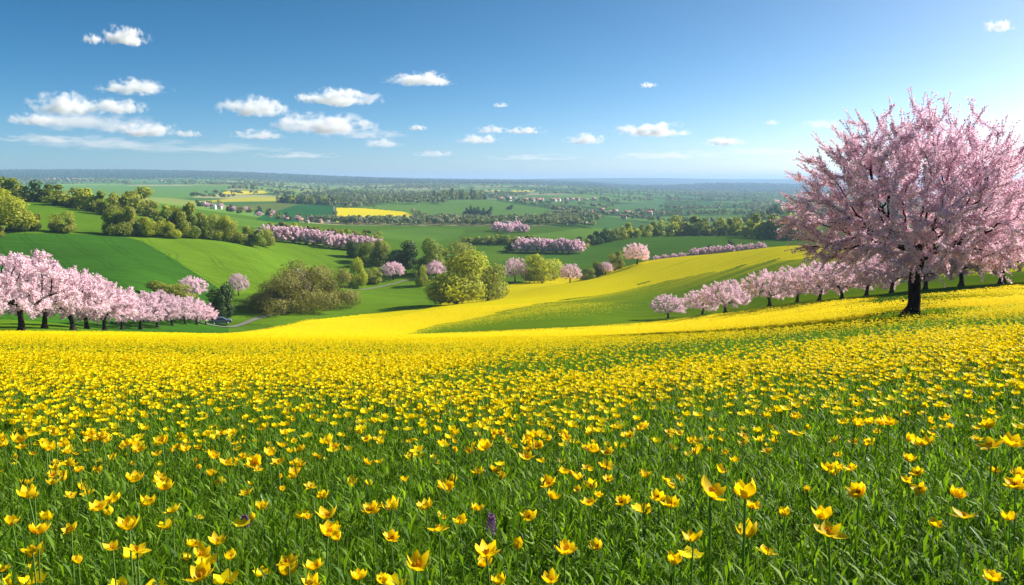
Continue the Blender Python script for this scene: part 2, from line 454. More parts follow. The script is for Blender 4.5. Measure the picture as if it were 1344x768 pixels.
def ground_material():
    m, nt, N, L, out = new_mat('ground_mat')
    tc = N.new('ShaderNodeTexCoord'); P = tc.outputs['Object']
    a = N.new('ShaderNodeAttribute'); a.attribute_name = 'field_colour'
    b = N.new('ShaderNodeAttribute'); b.attribute_name = 'flower_share'
    n1 = noise(nt, P, .9, 8, .7); n2 = noise(nt, P, .045, 5, .6)
    mp = N.new('ShaderNodeMapping'); mp.inputs['Rotation'].default_value = (0, 0, R(-42)); mp.inputs['Scale'].default_value = (.03, .55, .1)
    L.new(P, mp.inputs[0])
    n3 = noise(nt, mp.outputs[0], 1.0, 5, .6)          # drill rows
    v = mathn(nt, 'ADD', mathn(nt, 'MULTIPLY', n1, .7), mathn(nt, 'ADD', mathn(nt, 'MULTIPLY', n2, .5), mathn(nt, 'MULTIPLY', n3, .75)))
    v = mathn(nt, 'ADD', v, .03)
    vm = N.new('ShaderNodeVectorMath'); vm.operation = 'SCALE'
    L.new(a.outputs['Color'], vm.inputs[0]); L.new(v, vm.inputs['Scale'])
    rw = N.new('ShaderNodeAttribute'); rw.attribute_name = 'tramline_share'
    dt = N.new('ShaderNodeVectorMath'); dt.operation = 'DOT_PRODUCT'; dt.inputs[1].default_value = (.768, .642, 0)
    wob = N.new('ShaderNodeVectorMath'); wob.operation = 'ADD'
    L.new(P, dt.inputs[0])
    ph = mathn(nt, 'ADD', mathn(nt, 'MULTIPLY', dt.outputs['Value'], 1 / 9.0), mathn(nt, 'MULTIPLY', noise(nt, P, .012, 2), 3.0))
    fr = mathn(nt, 'FRACT', ph)
    ln1 = mathn(nt, 'LESS_THAN', fr, .055); ln2 = mathn(nt, 'LESS_THAN', mathn(nt, 'ABSOLUTE', mathn(nt, 'SUBTRACT', fr, .20)), .028)
    tl = mathn(nt, 'MULTIPLY', mathn(nt, 'MAXIMUM', ln1, ln2), mathn(nt, 'MULTIPLY', rw.outputs['Fac'], .20))
    vm2 = N.new('ShaderNodeVectorMath'); vm2.operation = 'SCALE'
    L.new(vm.outputs[0], vm2.inputs[0]); L.new(mathn(nt, 'SUBTRACT', 1.0, tl), vm2.inputs['Scale'])
    vm = vm2
    nf = noise(nt, P, 2.6, 6, .75)
    fac = mathn(nt, 'ADD', mathn(nt, 'MULTIPLY', mathn(nt, 'SUBTRACT', nf, .5), 2.2), mathn(nt, 'SUBTRACT', mathn(nt, 'MULTIPLY', b.outputs['Fac'], 1.35), .35), True)
    fac = mathn(nt, 'MULTIPLY', fac, mathn(nt, 'ADD', mathn(nt, 'MULTIPLY', b.outputs['Fac'], .6), .4), True)
    c = mixc(nt, fac, vm.outputs[0], (.80, .67, .003))
    p = N.new('ShaderNodeBsdfDiffuse'); p.inputs['Roughness'].default_value = .9
    L.new(c, p.inputs[0])
    bm = N.new('ShaderNodeBump'); bm.inputs['Strength'].default_value = .5; bm.inputs['Distance'].default_value = .25
    L.new(n1, bm.inputs['Height']); L.new(bm.outputs[0], p.inputs['Normal'])
    L.new(p.outputs[0], out.inputs[0])
    return m

me = mesh_np('ground', Vall, np.concatenate([Fg, Fp]), ground_material(), True)
ca = me.attributes.new('field_colour', 'FLOAT_COLOR', 'POINT')
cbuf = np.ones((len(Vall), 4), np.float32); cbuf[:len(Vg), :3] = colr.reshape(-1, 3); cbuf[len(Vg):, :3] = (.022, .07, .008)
ca.data.foreach_set('color', cbuf.ravel())
fa = me.attributes.new('flower_share', 'FLOAT', 'POINT')
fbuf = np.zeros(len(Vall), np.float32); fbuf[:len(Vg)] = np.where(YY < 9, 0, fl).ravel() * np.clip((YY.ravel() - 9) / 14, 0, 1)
for poly, d0, d1, c, f in FIELDS:
    if f:
        mm = (YY > d0) & (YY < d1) & inpoly(PX, PY, poly)
        fbuf[:len(Vg)][mm.ravel()] = f
fa.data.foreach_set('value', fbuf)
ra = me.attributes.new('tramline_share', 'FLOAT', 'POINT')
rbuf = np.zeros(len(Vall), np.float32)
for k_ in (0, 1, 9, 16):
    poly, d0, d1, c, f = FIELDS[k_]
    rbuf[:len(Vg)][((YY > d0) & (YY < d1) & inpoly(PX, PY, poly)).ravel()] = 1
ra.data.foreach_set('value', rbuf)
g = add('ground', me); tag(g, kind='structure')

def ribbon(name, pts, width, mat, lift=.05):
    P = np.array(pts, float)
    s = np.linspace(0, len(P) - 1, 12 * len(P)); k = np.arange(len(P))
    P = np.stack([np.interp(s, k, P[:, 0]), np.interp(s, k, P[:, 1])], 1)
    for _ in range(6): P[1:-1] = (P[:-2] + P[1:-1] * 2 + P[2:]) / 4
    d = unit(np.gradient(P, axis=0)); n = np.stack([-d[:, 1], d[:, 0]], 1)
    rows = [P + n * width * w for w in (-.5, -.17, .17, .5)]
    V = np.concatenate([np.column_stack([r, ground_z(r[:, 0], r[:, 1]) + lift]) for r in rows])
    m = len(P); i = np.arange(m - 1)
    F = np.concatenate([np.stack([i + k * m, i + 1 + k * m, i + 1 + (k + 1) * m, i + (k + 1) * m], 1) for k in range(3)])
    o = add(name, mesh_np(name, V, F, mat, True)); tag(o, kind='structure'); return o

M_PATH = plain('path_gravel', (.15, .145, .13), .2, 1.5)
ribbon('path', [at_depth(252, 152)[:2], at_depth(275, 156)[:2], at_depth(300, 160)[:2], at_depth(318, 164)[:2], at_depth(345, 171)[:2], at_depth(385, 182)[:2]], 1.4, M_PATH, .12)
ribbon('track', [at_depth(470, 236)[:2], at_depth(500, 246)[:2], at_depth(530, 256)[:2], at_depth(580, 266)[:2]], .9, M_PATH, .1)
ribbon('lane', [at_depth(438.5, y)[:2] for y in (740, 800, 860, 920, 975)], 1.5, M_PATH, .3)

# ------------------------------------------------------------------ haze: one box of even air
m, nt, N, L, out = new_mat('haze_air')
pv = N.new('ShaderNodeVolumePrincipled')
pv.inputs['Color'].default_value = (.40, .61, .95, 1); pv.inputs['Density'].default_value = 1.5e-4; pv.inputs['Anisotropy'].default_value = .2
L.new(pv.outputs[0], out.inputs['Volume'])
zmin = float(Vall[:, 2].min()) - 1.0; zmax = max(float(Vall[:, 2].max()) + 25, 12)
bx = np.array([[x, y, z] for z in (zmin, zmax) for y in (-60, 17200) for x in (-46000, 46000)], float)
bf = np.array([[0, 2, 3, 1], [4, 5, 7, 6], [0, 1, 5, 4], [2, 6, 7, 3], [0, 4, 6, 2], [1, 3, 7, 5]])
hz = add('haze', mesh_np('haze', bx, bf, m)); tag(hz, kind='stuff', label='pale blue haze over the far valley and hills', cat='haze')

# ------------------------------------------------------------------ clouds
def cloud_material():
    m, nt, N, L, out = new_mat('cloud_vapour')
    tc = N.new('ShaderNodeTexCoord'); P = tc.outputs['Object']
    oi = N.new('ShaderNodeObjectInfo')
    off = N.new('ShaderNodeVectorMath'); off.operation = 'ADD'
    cmb = N.new('ShaderNodeCombineXYZ')
    L.new(mathn(nt, 'MULTIPLY', oi.outputs['Random'], 57.), cmb.inputs[0]); L.new(mathn(nt, 'MULTIPLY', oi.outputs['Random'], 23.), cmb.inputs[1])
    sc = N.new('ShaderNodeMapping'); sc.inputs['Scale'].default_value = (2.6, 2.0, 1.15)
    L.new(P, sc.inputs[0]); L.new(sc.outputs[0], off.inputs[0]); L.new(cmb.outputs[0], off.inputs[1])
    n1 = noise(nt, off.outputs[0], 1.5, 6, .56)
    sp = N.new('ShaderNodeSeparateXYZ'); L.new(P, sp.inputs[0])
    zneg = mathn(nt, 'MULTIPLY', mathn(nt, 'MINIMUM', sp.outputs[2], 0.), 2.4)      # flatter base
    zpos = mathn(nt, 'MAXIMUM', sp.outputs[2], 0.)
    z2 = mathn(nt, 'ADD', zneg, zpos)
    r = mathn(nt, 'SQRT', mathn(nt, 'ADD', mathn(nt, 'ADD', mathn(nt, 'POWER', sp.outputs[0], 2.), mathn(nt, 'POWER', sp.outputs[1], 2.)), mathn(nt, 'MULTIPLY', z2, z2)))
    v = mathn(nt, 'ADD', mathn(nt, 'SUBTRACT', .60, r), mathn(nt, 'MULTIPLY', mathn(nt, 'SUBTRACT', n1, .5), 3.4))
    v = mathn(nt, 'MULTIPLY', v, 1.9, True)
    edge = mathn(nt, 'MULTIPLY', mathn(nt, 'SUBTRACT', 1.0, r), 5.0, True)
    a = N.new('ShaderNodeAttribute'); a.attribute_type = 'OBJECT'; a.attribute_name = 'thickness'
    d = mathn(nt, 'MULTIPLY', mathn(nt, 'MULTIPLY', v, edge), mathn(nt, 'MULTIPLY', a.outputs['Fac'], .85))
    pv = N.new('ShaderNodeVolumePrincipled'); pv.inputs['Color'].default_value = (1, 1, 1, 1); pv.inputs['Anisotropy'].default_value = .1
    L.new(d, pv.inputs['Density']); L.new(pv.outputs[0], out.inputs['Volume'])
    return m
def sphere_mesh(name, mat, nu=20, nv=10):
    th = np.linspace(0, np.pi, nv + 1); ph = np.arange(nu) * 2 * np.pi / nu
    V = np.array([[math.sin(t) * math.cos(p), math.sin(t) * math.sin(p), math.cos(t)] for t in th for p in ph])
    i = np.arange(nu); j = (i + 1) % nu
    F = np.concatenate([np.stack([i + k * nu, i + (k + 1) * nu, j + (k + 1) * nu, j + k * nu], 1) for k in range(nv)])
    return mesh_np(name, V, F, mat)
CLOUDS = [  # px, py, width px, height px, optical depth, label
 (165, 52, 62, 28, 9, 'small bright white puff cloud, highest on the left of the sky'),
 (122, 54, 28, 15, 4, 'tiny faint cloud just left of the highest white puff'),
 (175, 118, 92, 24, 6, 'flat white cloud by itself below the highest white puff'),
 (88, 143, 100, 34, 8, 'grey bottomed white cloud heading the large bank on the left'),
 (155, 143, 74, 24, 6, 'white cloud lobe on the right shoulder of the left bank'),
 (45, 160, 70, 18, 5, 'low flat cloud at the left end of the left bank'),
 (115, 164, 190, 30, 2.5, 'thin grey veil under the left cloud bank'),
 (192, 173, 90, 24, 7, 'bright white cloud at the lower right of the left bank'),
 (60, 184, 120, 14, 2, 'thin pale cloud streak low on the far left'),
 (246, 177, 40, 11, 3, 'small faint cloud between the left bank and the middle clouds'),
 (335, 145, 96, 30, 7, 'two layered white cloud left of the middle of the sky'),
 (446, 132, 105, 27, 10, 'dense white cloud with rounded top over the yellow field'),
 (399, 129, 26, 11, 4, 'little white cloud touching the left of the rounded cloud'),
 (553, 107, 94, 20, 9, 'bright flat white cloud alone high in the middle'),
 (425, 168, 140, 32, 9, 'widest white cloud, below the rounded one'),
 (340, 179, 74, 15, 4, 'soft low cloud left of the widest white cloud'),
 (502, 190, 60, 15, 3, 'faint low cloud right of the widest white cloud'),
 (570, 203, 60, 11, 2, 'faint flat cloud low above the middle horizon'),
 (390, 205, 120, 10, 1.6, 'long thin cloud streak low over the hills'),
 (548, 169, 28, 9, 4, 'tiny white cloud under the high flat one'),
 (629, 185, 66, 14, 5, 'lower white cloud of the stacked pair in the middle'),
 (645, 172, 50, 13, 3, 'upper soft cloud of the stacked pair in the middle'),
 (690, 173, 52, 11, 5, 'small flat cloud right of the stacked pair'),
 (657, 139, 24, 7, 3, 'tiny cloud above the stacked pair'),
 (768, 185, 58, 17, 5, 'soft puffy cloud left of the large right hand cloud'),
 (857, 174, 104, 21, 9, 'largest white cloud on the right half, long and flat'),
 (851, 113, 24, 8, 6, 'tiny white cloud high above the large right hand cloud'),
 (950, 188, 60, 13, 7, 'flat white cloud between the long cloud and the big tree'),
 (880, 206, 160, 14, 1.8, 'pale veil of cloud low under the long right hand cloud'),
 (1012, 162, 22, 8, 3, 'tiny faint cloud left of the big tree top'),
 (1310, 37, 42, 18, 4, 'small wispy cloud in the top right corner'),
 (1290, 188, 150, 24, 2, 'thin white cloud veil behind the right of the big tree'),
 (250, 196, 300, 16, 1.3, 'long pale cloud bank low over the left hills'),
 (130, 190, 200, 20, 1.6, 'broad pale haze cloud beneath the left bank'),
 (480, 178, 120, 14, 1.8, 'thin wisp of cloud trailing right of the widest white cloud'),
 (1000, 200, 180, 12, 1.4, 'thin pale cloud streak low beside the big tree'),
 (700, 208, 140, 10, 1.2, 'faint thin cloud streak low above the middle valley'),
 (1080, 165, 70, 14, 2, 'thin white cloud veil behind the left of the big tree'),
]
cmesh = sphere_mesh('cloud', cloud_material())
for (px, py, w, h, od, lab) in CLOUDS:
    u, t = ray(px, py)
    y = min(1250 / t, 30000); d = y / CP
    o = add('cloud', cmesh); o.location = (u * y, y, t * y)
    W = w * y / F_PX * .57; H = h * y / F_PX * .74; Dp = W * .8
    o.scale = (W, Dp, H)
    o['thickness'] = od / (2 * Dp) * 1.6
    tag(o, lab, 'cloud', 'clouds scattered over the blue sky')

# ------------------------------------------------------------------ trees
M_BARK = bark('cherry_bark', (.012, .008, .007), (.055, .040, .034))
M_BARK2 = bark('grey_bark', (.03, .025, .018), (.10, .085, .06))
M_PINK = leafy('cherry_blossom', [(.78, .48, .62), (.88, .65, .76), (.92, .75, .83), (.94, .84, .88), (.84, .57, .70)], .42, (1, .9, .95), .7, .10, .1)
M_PINK2 = leafy('cherry_blossom_far', [(.82, .58, .67), (.90, .71, .79), (.94, .83, .87), (.86, .65, .73)], .45, (1, .9, .95), .7, .22, .1)

M_PINK3 = leafy('cherry_blossom_valley', [(.78, .55, .63), (.86, .67, .74), (.91, .78, .82), (.80, .60, .68)], .45, (1, .9, .95), .7, .15, .1)

def colonize(att, trunk, step, di, dk, iters):
    pos = [np.array(p, float) for p in trunk]; par = [-1] + list(range(len(trunk) - 1))
    P = np.array(pos); A = np.array(att)
    D = np.linalg.norm(A[:, None] - P[None], axis=2); near = D.argmin(1); dist = D.min(1)
    for _ in range(iters):
        if len(A) == 0: break
        act = dist < di
        if not act.any(): act = dist < dist.min() * 1.2
        src = near[act]; v = unit(A[act] - P[src])
        acc = np.zeros((len(P), 3)); np.add.at(acc, src, v)
        ids = np.unique(src)
        dirs = unit(unit(acc[ids]) + rng.normal(0, .18, (len(ids), 3)))
        Q = P[ids] + dirs * step
        n0 = len(P); P = np.concatenate([P, Q]); par += list(ids)
        Dn = np.linalg.norm(A[:, None] - Q[None], axis=2); m = Dn.min(1); am = Dn.argmin(1)
        upd = m < dist; near[upd] = am[upd] + n0; dist[upd] = m[upd]
        keep = dist > dk
        A, near, dist = A[keep], near[keep], dist[keep]
    return P, np.array(par)

def radii(P, par, tip, expo=2.35, maxr=None):
    n = len(P); s = np.zeros(n); kids = np.zeros(n, int)
    for i in range(1, n): kids[par[i]] += 1
    for i in range(n - 1, -1, -1):
        if kids[i] == 0: s[i] = tip ** expo
        if par[i] >= 0: s[par[i]] += s[i]
    r = s ** (1 / expo)
    if maxr: r = r * 1.0; r = np.minimum(r, maxr) if r.max() > maxr else r * 1.0
    return r, kids

def cherry(name, Rx, ztop, zbot, trunk_h, natt, step, di, dk, bark_r, per_node, bsize, spray, mat, droop=.5, iters=60, flat=.0, lean=(0, 0), skirt=.4, thr=.16):
    """trunk with limbs grown by space colonisation, crown of small blossom faces along every thin branch"""
    zc = zbot + (ztop - zbot) * .40
    v = unit(rng.standard_normal((natt * 3, 3))); rad = rng.uniform(0.12, 1, (natt * 3, 1)) ** .45
    p = v * rad
    p[:, :2] *= Rx
    bump = 1 + .16 * np.sin(3 * np.arctan2(v[:, 1], v[:, 0]) + rng.uniform(0, 6)) * (1 - np.abs(v[:, 2])) + .10 * np.sin(5 * np.arctan2(v[:, 1], v[:, 0]) + 2 * v[:, 2] + rng.uniform(0, 6))
    p[:, :2] *= bump[:, None]
    p[:, 2] = np.where(p[:, 2] > 0, p[:, 2] * (ztop - zc) * (1 + .10 * np.sin(4 * np.arctan2(v[:, 1], v[:, 0]))), p[:, 2] * (zc - zbot))
    p[:, 2] += zc
    hr = np.linalg.norm(p[:, :2], axis=1) / Rx
    floor = trunk_h * 1.5 - (np.minimum(hr, 1) ** 1.5) * (trunk_h * 1.5 - zbot)
    p = p[p[:, 2] > floor][:natt]
    nt_ = max(3, int(trunk_h / step) + 1)
    zs = np.linspace(0, trunk_h, nt_)
    trunk = np.stack([lean[0] * (zs / trunk_h) ** 1.5 + .03 * np.sin(zs * 3), lean[1] * (zs / trunk_h) + .02 * np.cos(zs * 4), zs], 1)
    P, par = colonize(p, trunk, step, di, dk, iters)
    r, kids = radii(P, par, 1.0)
    r = r * (bark_r / r[0]); r = np.maximum(r, .006 * ztop / 9)
    e = np.arange(1, len(P)); e = e[r[e] > .0015]
    r0 = np.minimum(r[par[e]], r[e] * 1.25)
    flare = 1 + .9 * np.exp(-P[:, 2] / (bark_r * 1.1)) * (np.arange(len(P)) < nt_)
    big = e[e < nt_]; thin = e[e >= nt_]
    lo = [loft(np.concatenate([P[:1] - [0, 0, .3], P[:nt_]]), np.concatenate([[bark_r * 2.0], (r * flare)[:nt_]]), 12, .05)]
    lo.append(tubes(P[par[thin]], P[thin] + unit(P[thin] - P[par[thin]]) * r[thin, None] * .35, np.minimum(r[par[thin]], r[thin] * 1.25), r[thin], 6))
    Vt, Ft = join(lo)
    # blossoms
    th = np.where((r < bark_r * thr) & (np.arange(len(P)) >= nt_))[0]
    base = np.repeat(th, per_node)
    seg = P[base] - P[par[base]]
    C = P[base] - seg * rng.uniform(0, 1, (len(base), 1)) + rng.normal(0, step * .42, (len(base), 3))
    cen = np.array([0, 0, zc])
    tips = np.where(kids == 0)[0]
    rel = (P[tips] - cen); rel[:, 2] /= (ztop - zbot) / (2 * Rx)
    outr = np.linalg.norm(rel, axis=1) / Rx
    tips = tips[outr > .62]
    if spray and len(tips):
        reps, ln, k = spray
        T = np.repeat(tips, reps)
        dirv = unit(unit(P[T] - cen) * .9 + unit(P[T] - P[par[T]]) * .6 + rng.normal(0, .32, (len(T), 3)))
        low = P[T][:, 2] < zc
        dirv[:, 2] += np.where(low, -droop, .28); dirv = unit(dirv)
        Ls = ln * rng.uniform(.35, 1.25, len(T))
        E = P[T] + dirv * Ls[:, None]
        Vs, Fs = tubes(P[T], E, np.full(len(T), .008 * ztop / 9), np.full(len(T), .004 * ztop / 9), 4)
        Vt, Ft = join([(Vt, Ft), (Vs, Fs)])
        ii = np.repeat(np.arange(len(T)), k)
        f = rng.uniform(0, 1.05, len(ii))[:, None]
        C2 = P[T][ii] * (1 - f) + E[ii] * f + rng.normal(0, step * .20, (len(ii), 3)) * (1.1 - .6 * f)
        C = np.concatenate([C, C2])
    Nn = unit(unit(C - cen) * .6 + np.array([0, 0, .25]) + rng.standard_normal((len(C), 3)) * .8)
    Vb, Fb = leaf_quads(C, Nn, bsize * rng.uniform(.55, 1.25, len(C)), .85)
    return (mesh_np(name + '_trunk', Vt, Ft, M_BARK, True), mesh_np(name + '_crown', Vb, Fb, mat))

big_tr, big_cr = cherry('old_cherry', 4.6, 8.4, 1.45, 1.85, 2700, .20, 1.5, .31, .235, 58, .038, (3, .72, 42), M_PINK, .15, 70, lean=(.10, 0), thr=.125)
row_v = [cherry('row_cherry', 3.5 + .25 * i, 5.6 + .2 * i, .70, 1.35, 700, .30, 1.6, .46, .18, 56, .066, (2, .38, 18), M_PINK2, .35, 40, lean=(.15 * (i - 1), .1)) for i in range(3)]
far_v = [cherry('far_cherry', 3.9, 5.6, .10, .6, 260, .45, 2.0, .75, .07, 30, .23, (1, .35, 8), M_PINK3, .25, 25, thr=.6) for i in range(2)]

def tree_thing(name, pair, loc, label, cat, group=None, scale=(1, 1, 1), rz=None, z=0):
    root = empty(name, loc, rng.uniform(0, 6.28) if rz is None else rz)
    root.scale = scale
    add('trunk', pair[0], root); add('crown', pair[1], root)
    tag(root, label, cat, group)
    return root

ORD = ['first', 'second', 'third', 'fourth', 'fifth', 'sixth', 'seventh', 'eighth', 'ninth', 'tenth', 'eleventh', 'twelfth', 'thirteenth', 'fourteenth', 'fifteenth', 'sixteenth', 'seventeenth', 'eighteenth', 'nineteenth', 'twentieth', 'twenty-first', 'twenty-second', 'twenty-third', 'twenty-fourth', 'twenty-fifth', 'twenty-sixth', 'twenty-seventh', 'twenty-eighth', 'twenty-ninth', 'thirtieth']

p = at_depth(1197, 33)
tree_thing('cherry_tree', (big_tr, big_cr), p, 'largest pink cherry tree in full blossom with thick dark trunk', 'cherry tree', rz=0.6)

def cherry_row(items, desc, group, variants, base_h):
    """items: (px, depth, height in px, width factor)"""
    for i, (px, y, hp, wf) in enumerate(items):
        q = at_depth(px, y); h = hp * y / F_PX; s = h / base_h
        tree_thing('cherry_tree', variants[i % len(variants)], q, desc.format(ORD[i]), 'cherry tree', group, (s * wf * 1.0, s * wf * 1.0, s))

cherry_row([(-48, 59, 106, 1.0), (28, 65, 114, 1.0), (58, 80, 98, 1.0), (96, 84, 93, 1.0), (114, 98, 77, 1.0), (137, 100, 68, 1.0), (160, 112, 58, 1.05), (184, 120, 56, 1.05), (207, 128, 50, 1.05), (226, 136, 45, 1.05), (243, 143, 40, 1.05), (258, 149, 33, 1.05), (270, 154, 27, 1.05)],
           '{} pink cherry tree from the left in the row below the dark green field', 'cherry trees in the row on the left', row_v, 6.1)
cherry_row([(877, 143, 40, 1.25), (922, 132, 40, 1.2), (952, 121, 50, 1.25), (1010, 104, 60, 1.2), (1046, 97, 58, 1.2), (1075, 91, 60, 1.2), (1105, 86, 62, 1.2), (1137, 82, 66, 1.2), (1170, 79, 70, 1.2), (1215, 76, 76, 1.2), (1262, 74, 84, 1.2), (1316, 72, 112, 1.2), (1372, 70, 128, 1.2)],
           '{} cherry tree from the left in the row behind the big tree', 'cherry trees in the row behind the big tree', row_v, 6.9)
p = at_depth(836, 255)
tree_thing('cherry_tree', row_v[1], p, 'lone pink cherry tree on the crest of the yellow hill', 'cherry tree', None, (1.2, 1.2, 1.22))
cherry_row([(350 + 10.8 * i, 320 + rng.uniform(-3, 3), 21 + 3 * rng.uniform(), 1.0) for i in range(14)],
           '{} cherry tree from the left in the pink row above the light green field', 'cherry trees in the pink row above the light green field', far_v, 5.9)
cherry_row([(684 + 9 * i, 372 - i * .5, 19 + 3 * rng.uniform(), 1.0) for i in range(9)],
           '{} cherry tree from the left in the short pink row in the valley', 'cherry trees in the short pink row in the valley', far_v, 5.9)
cherry_row([(862 + 11 * i, 296, 9, 1.1) for i in range(4)] + [(912 + 11 * i, 294, 13, 1.1) for i in range(5)] + [(972 + 13 * i, 292, 11 , 1.1) for i in range(3)],
           '{} small cherry tree from the left along the back edge of the yellow hill', 'small cherry trees along the back edge of the yellow hill', far_v, 5.9)
for px, y, hp, wf, lab in [
    (252, 172, 36, .9, 'pale pink cherry tree behind the olive shrub and the left row'),
    (313, 190, 31, .72, 'small round pink cherry tree alone at the foot of the light green field'),
    (363, 188, 28, .75, 'small pink cherry tree just left of the brown thicket'),
    (392, 195, 46, .8, 'pink cherry tree rising behind the brown thicket'),
    (516, 258, 26, 1.1, 'wide pink cherry tree below the dark round tree'),
    (572, 262, 24, .9, 'pale cherry tree between the dark tree and the tall willow'),
    (676, 262, 34, .8, 'pink cherry tree between the brown tree and the round olive tree'),
    (748, 268, 28, .9, 'pink cherry tree half hidden behind the crest of the yellow hill'),
    (795, 275, 18, 1.0, 'small pale cherry tree left of the lone tree on the crest')]:
    q = at_depth(px, y); s = hp * y / F_PX / 6.0
    tree_thing('cherry_tree', row_v[int(px) % 3], q, lab, 'cherry tree', None, (s * wf * 1.0, s * wf * 1.0, s))

# --- green trees, unit height 1
def crown_pts(n, lobes, rx, zlo, rough=.16):
    k = rng.integers(0, lobes, n)
    a = rng.uniform(0, 6.28, lobes); rr = rx * .78 * np.sqrt(rng.uniform(0.05, 1, lobes))
    zc = zlo + (1 - zlo) * rng.uniform(.13, .80, lobes)
    zc[:5] = zlo + (1 - zlo) * rng.uniform(.14, .26, 5); a[:5] = np.arange(5) * 1.257 + rng.uniform(0, .8, 5); rr[:5] = rx * rng.uniform(.38, .62, 5)
    shrink = 1 - .55 * np.clip((zc - zlo) / (1 - zlo) - .45, 0, 1)
    L = np.stack([np.cos(a) * rr * shrink, np.sin(a) * rr * shrink, zc], 1)
    lr = rng.uniform(.28, .58, lobes) * rx * .92
    v = unit(rng.standard_normal((n, 3)))
    rad = 1 - np.abs(rng.normal(0, .22, (n, 1)))
    p = L[k] + v * rad * lr[k, None] * np.array([1, 1, .95])
    p += rng.normal(0, rough * lr.mean() * .6, p.shape)
    ok = (p[:, 2] > zlo * .75) & (p[:, 2] < 1.03)
    return p[ok], unit(v[ok] * .8 + (p[ok] - np.array([0, 0, .5])) * 1.1 + rng.normal(0, .45, (ok.sum(), 3))), L

def green_tree(name, n, ls, lobes, rx, zlo, mat, bmat=M_BARK2, asp=.6, trunk_r=.022):
    C, Nn, L = crown_pts(n, lobes, rx, zlo)
    V, F = leaf_quads(C, Nn, ls * rng.uniform(.6, 1.3, len(C)), asp)
    zt = zlo + (1 - zlo) * .35
    z = np.linspace(-.04, zt, 6)
    lo = [loft(np.stack([.01 * np.sin(z * 9), .01 * np.cos(z * 7), z], 1), trunk_r * np.array([1.7, 1.15, 1, .9, .8, .7]), 8, .05)]
    P0 = np.repeat([[0, 0, zlo + .03]], len(L), 0) + np.array([0, 0, 1]) * rng.uniform(0, (1 - zlo) * .25, (len(L), 1))
    lo.append(tubes(P0, L, np.full(len(L), trunk_r * .55), np.full(len(L), trunk_r * .2), 5))
    Vt, Ft = join(lo)
    return mesh_np(name + '_trunk', Vt, Ft, bmat, True), mesh_np(name + '_crown', V, F, mat)

MG = {
 'willow': leafy('willow_leaf', [(.38, .42, .03), (.48, .50, .035), (.28, .34, .025), (.55, .55, .05)], .48, (1.1, 1.1, .6)),
 'olive': leafy('olive_leaf', [(.27, .31, .04), (.34, .37, .05), (.21, .25, .03), (.40, .41, .06)], .45, (1.1, 1.1, .6)),
 'dark': leafy('dark_leaf', [(.04, .085, .018), (.06, .125, .02), (.03, .065, .015), (.11, .17, .02)], .32, (1.1, 1.1, .5)),
 'mid': leafy('mid_leaf', [(.18, .25, .025), (.24, .31, .028), (.13, .19, .02), (.30, .35, .035)], .42, (1.1, 1.1, .5)),
 'brown': leafy('bud_twig', [(.24, .22, .055), (.30, .29, .06), (.18, .17, .05), (.30, .32, .05)], .40, (1, 1, .7)),
}
GT = {}
for key, n, ls, lobes, rx, zlo, asp in [('willow', 8500, .026, 15, .52, .03, .6), ('olive', 7000, .027, 14, .52, .03, .7), ('dark', 7000, .028, 16, .48, .05, .8), ('mid', 7000, .028, 14, .50, .04, .7), ('brown', 8500, .022, 16, .54, .02, .40)]:
    GT[key] = [green_tree(key, n, ls, lobes, rx, zlo, MG[key], asp=asp) for _ in range(2)]
    GT[key + '_far'] = [green_tree(key + '_far', 1400, .055, 10, .52, .02, MG[key], asp=.8) for _ in range(2)]

def green(px, y, hp, wp, key, label, group=None, name='broadleaf_tree', cat='tree'):
    q = at_depth(px, y); h = hp * y / F_PX; w = wp * y / F_PX
    far = y > 300
    pair = GT[key + ('_far' if far else '')][int(rng.integers(0, 2))]
    sx = w / (1.0 if key != 'dark' else .92)
    return tree_thing(name, pair, q, label, cat, group, (sx, sx, h))

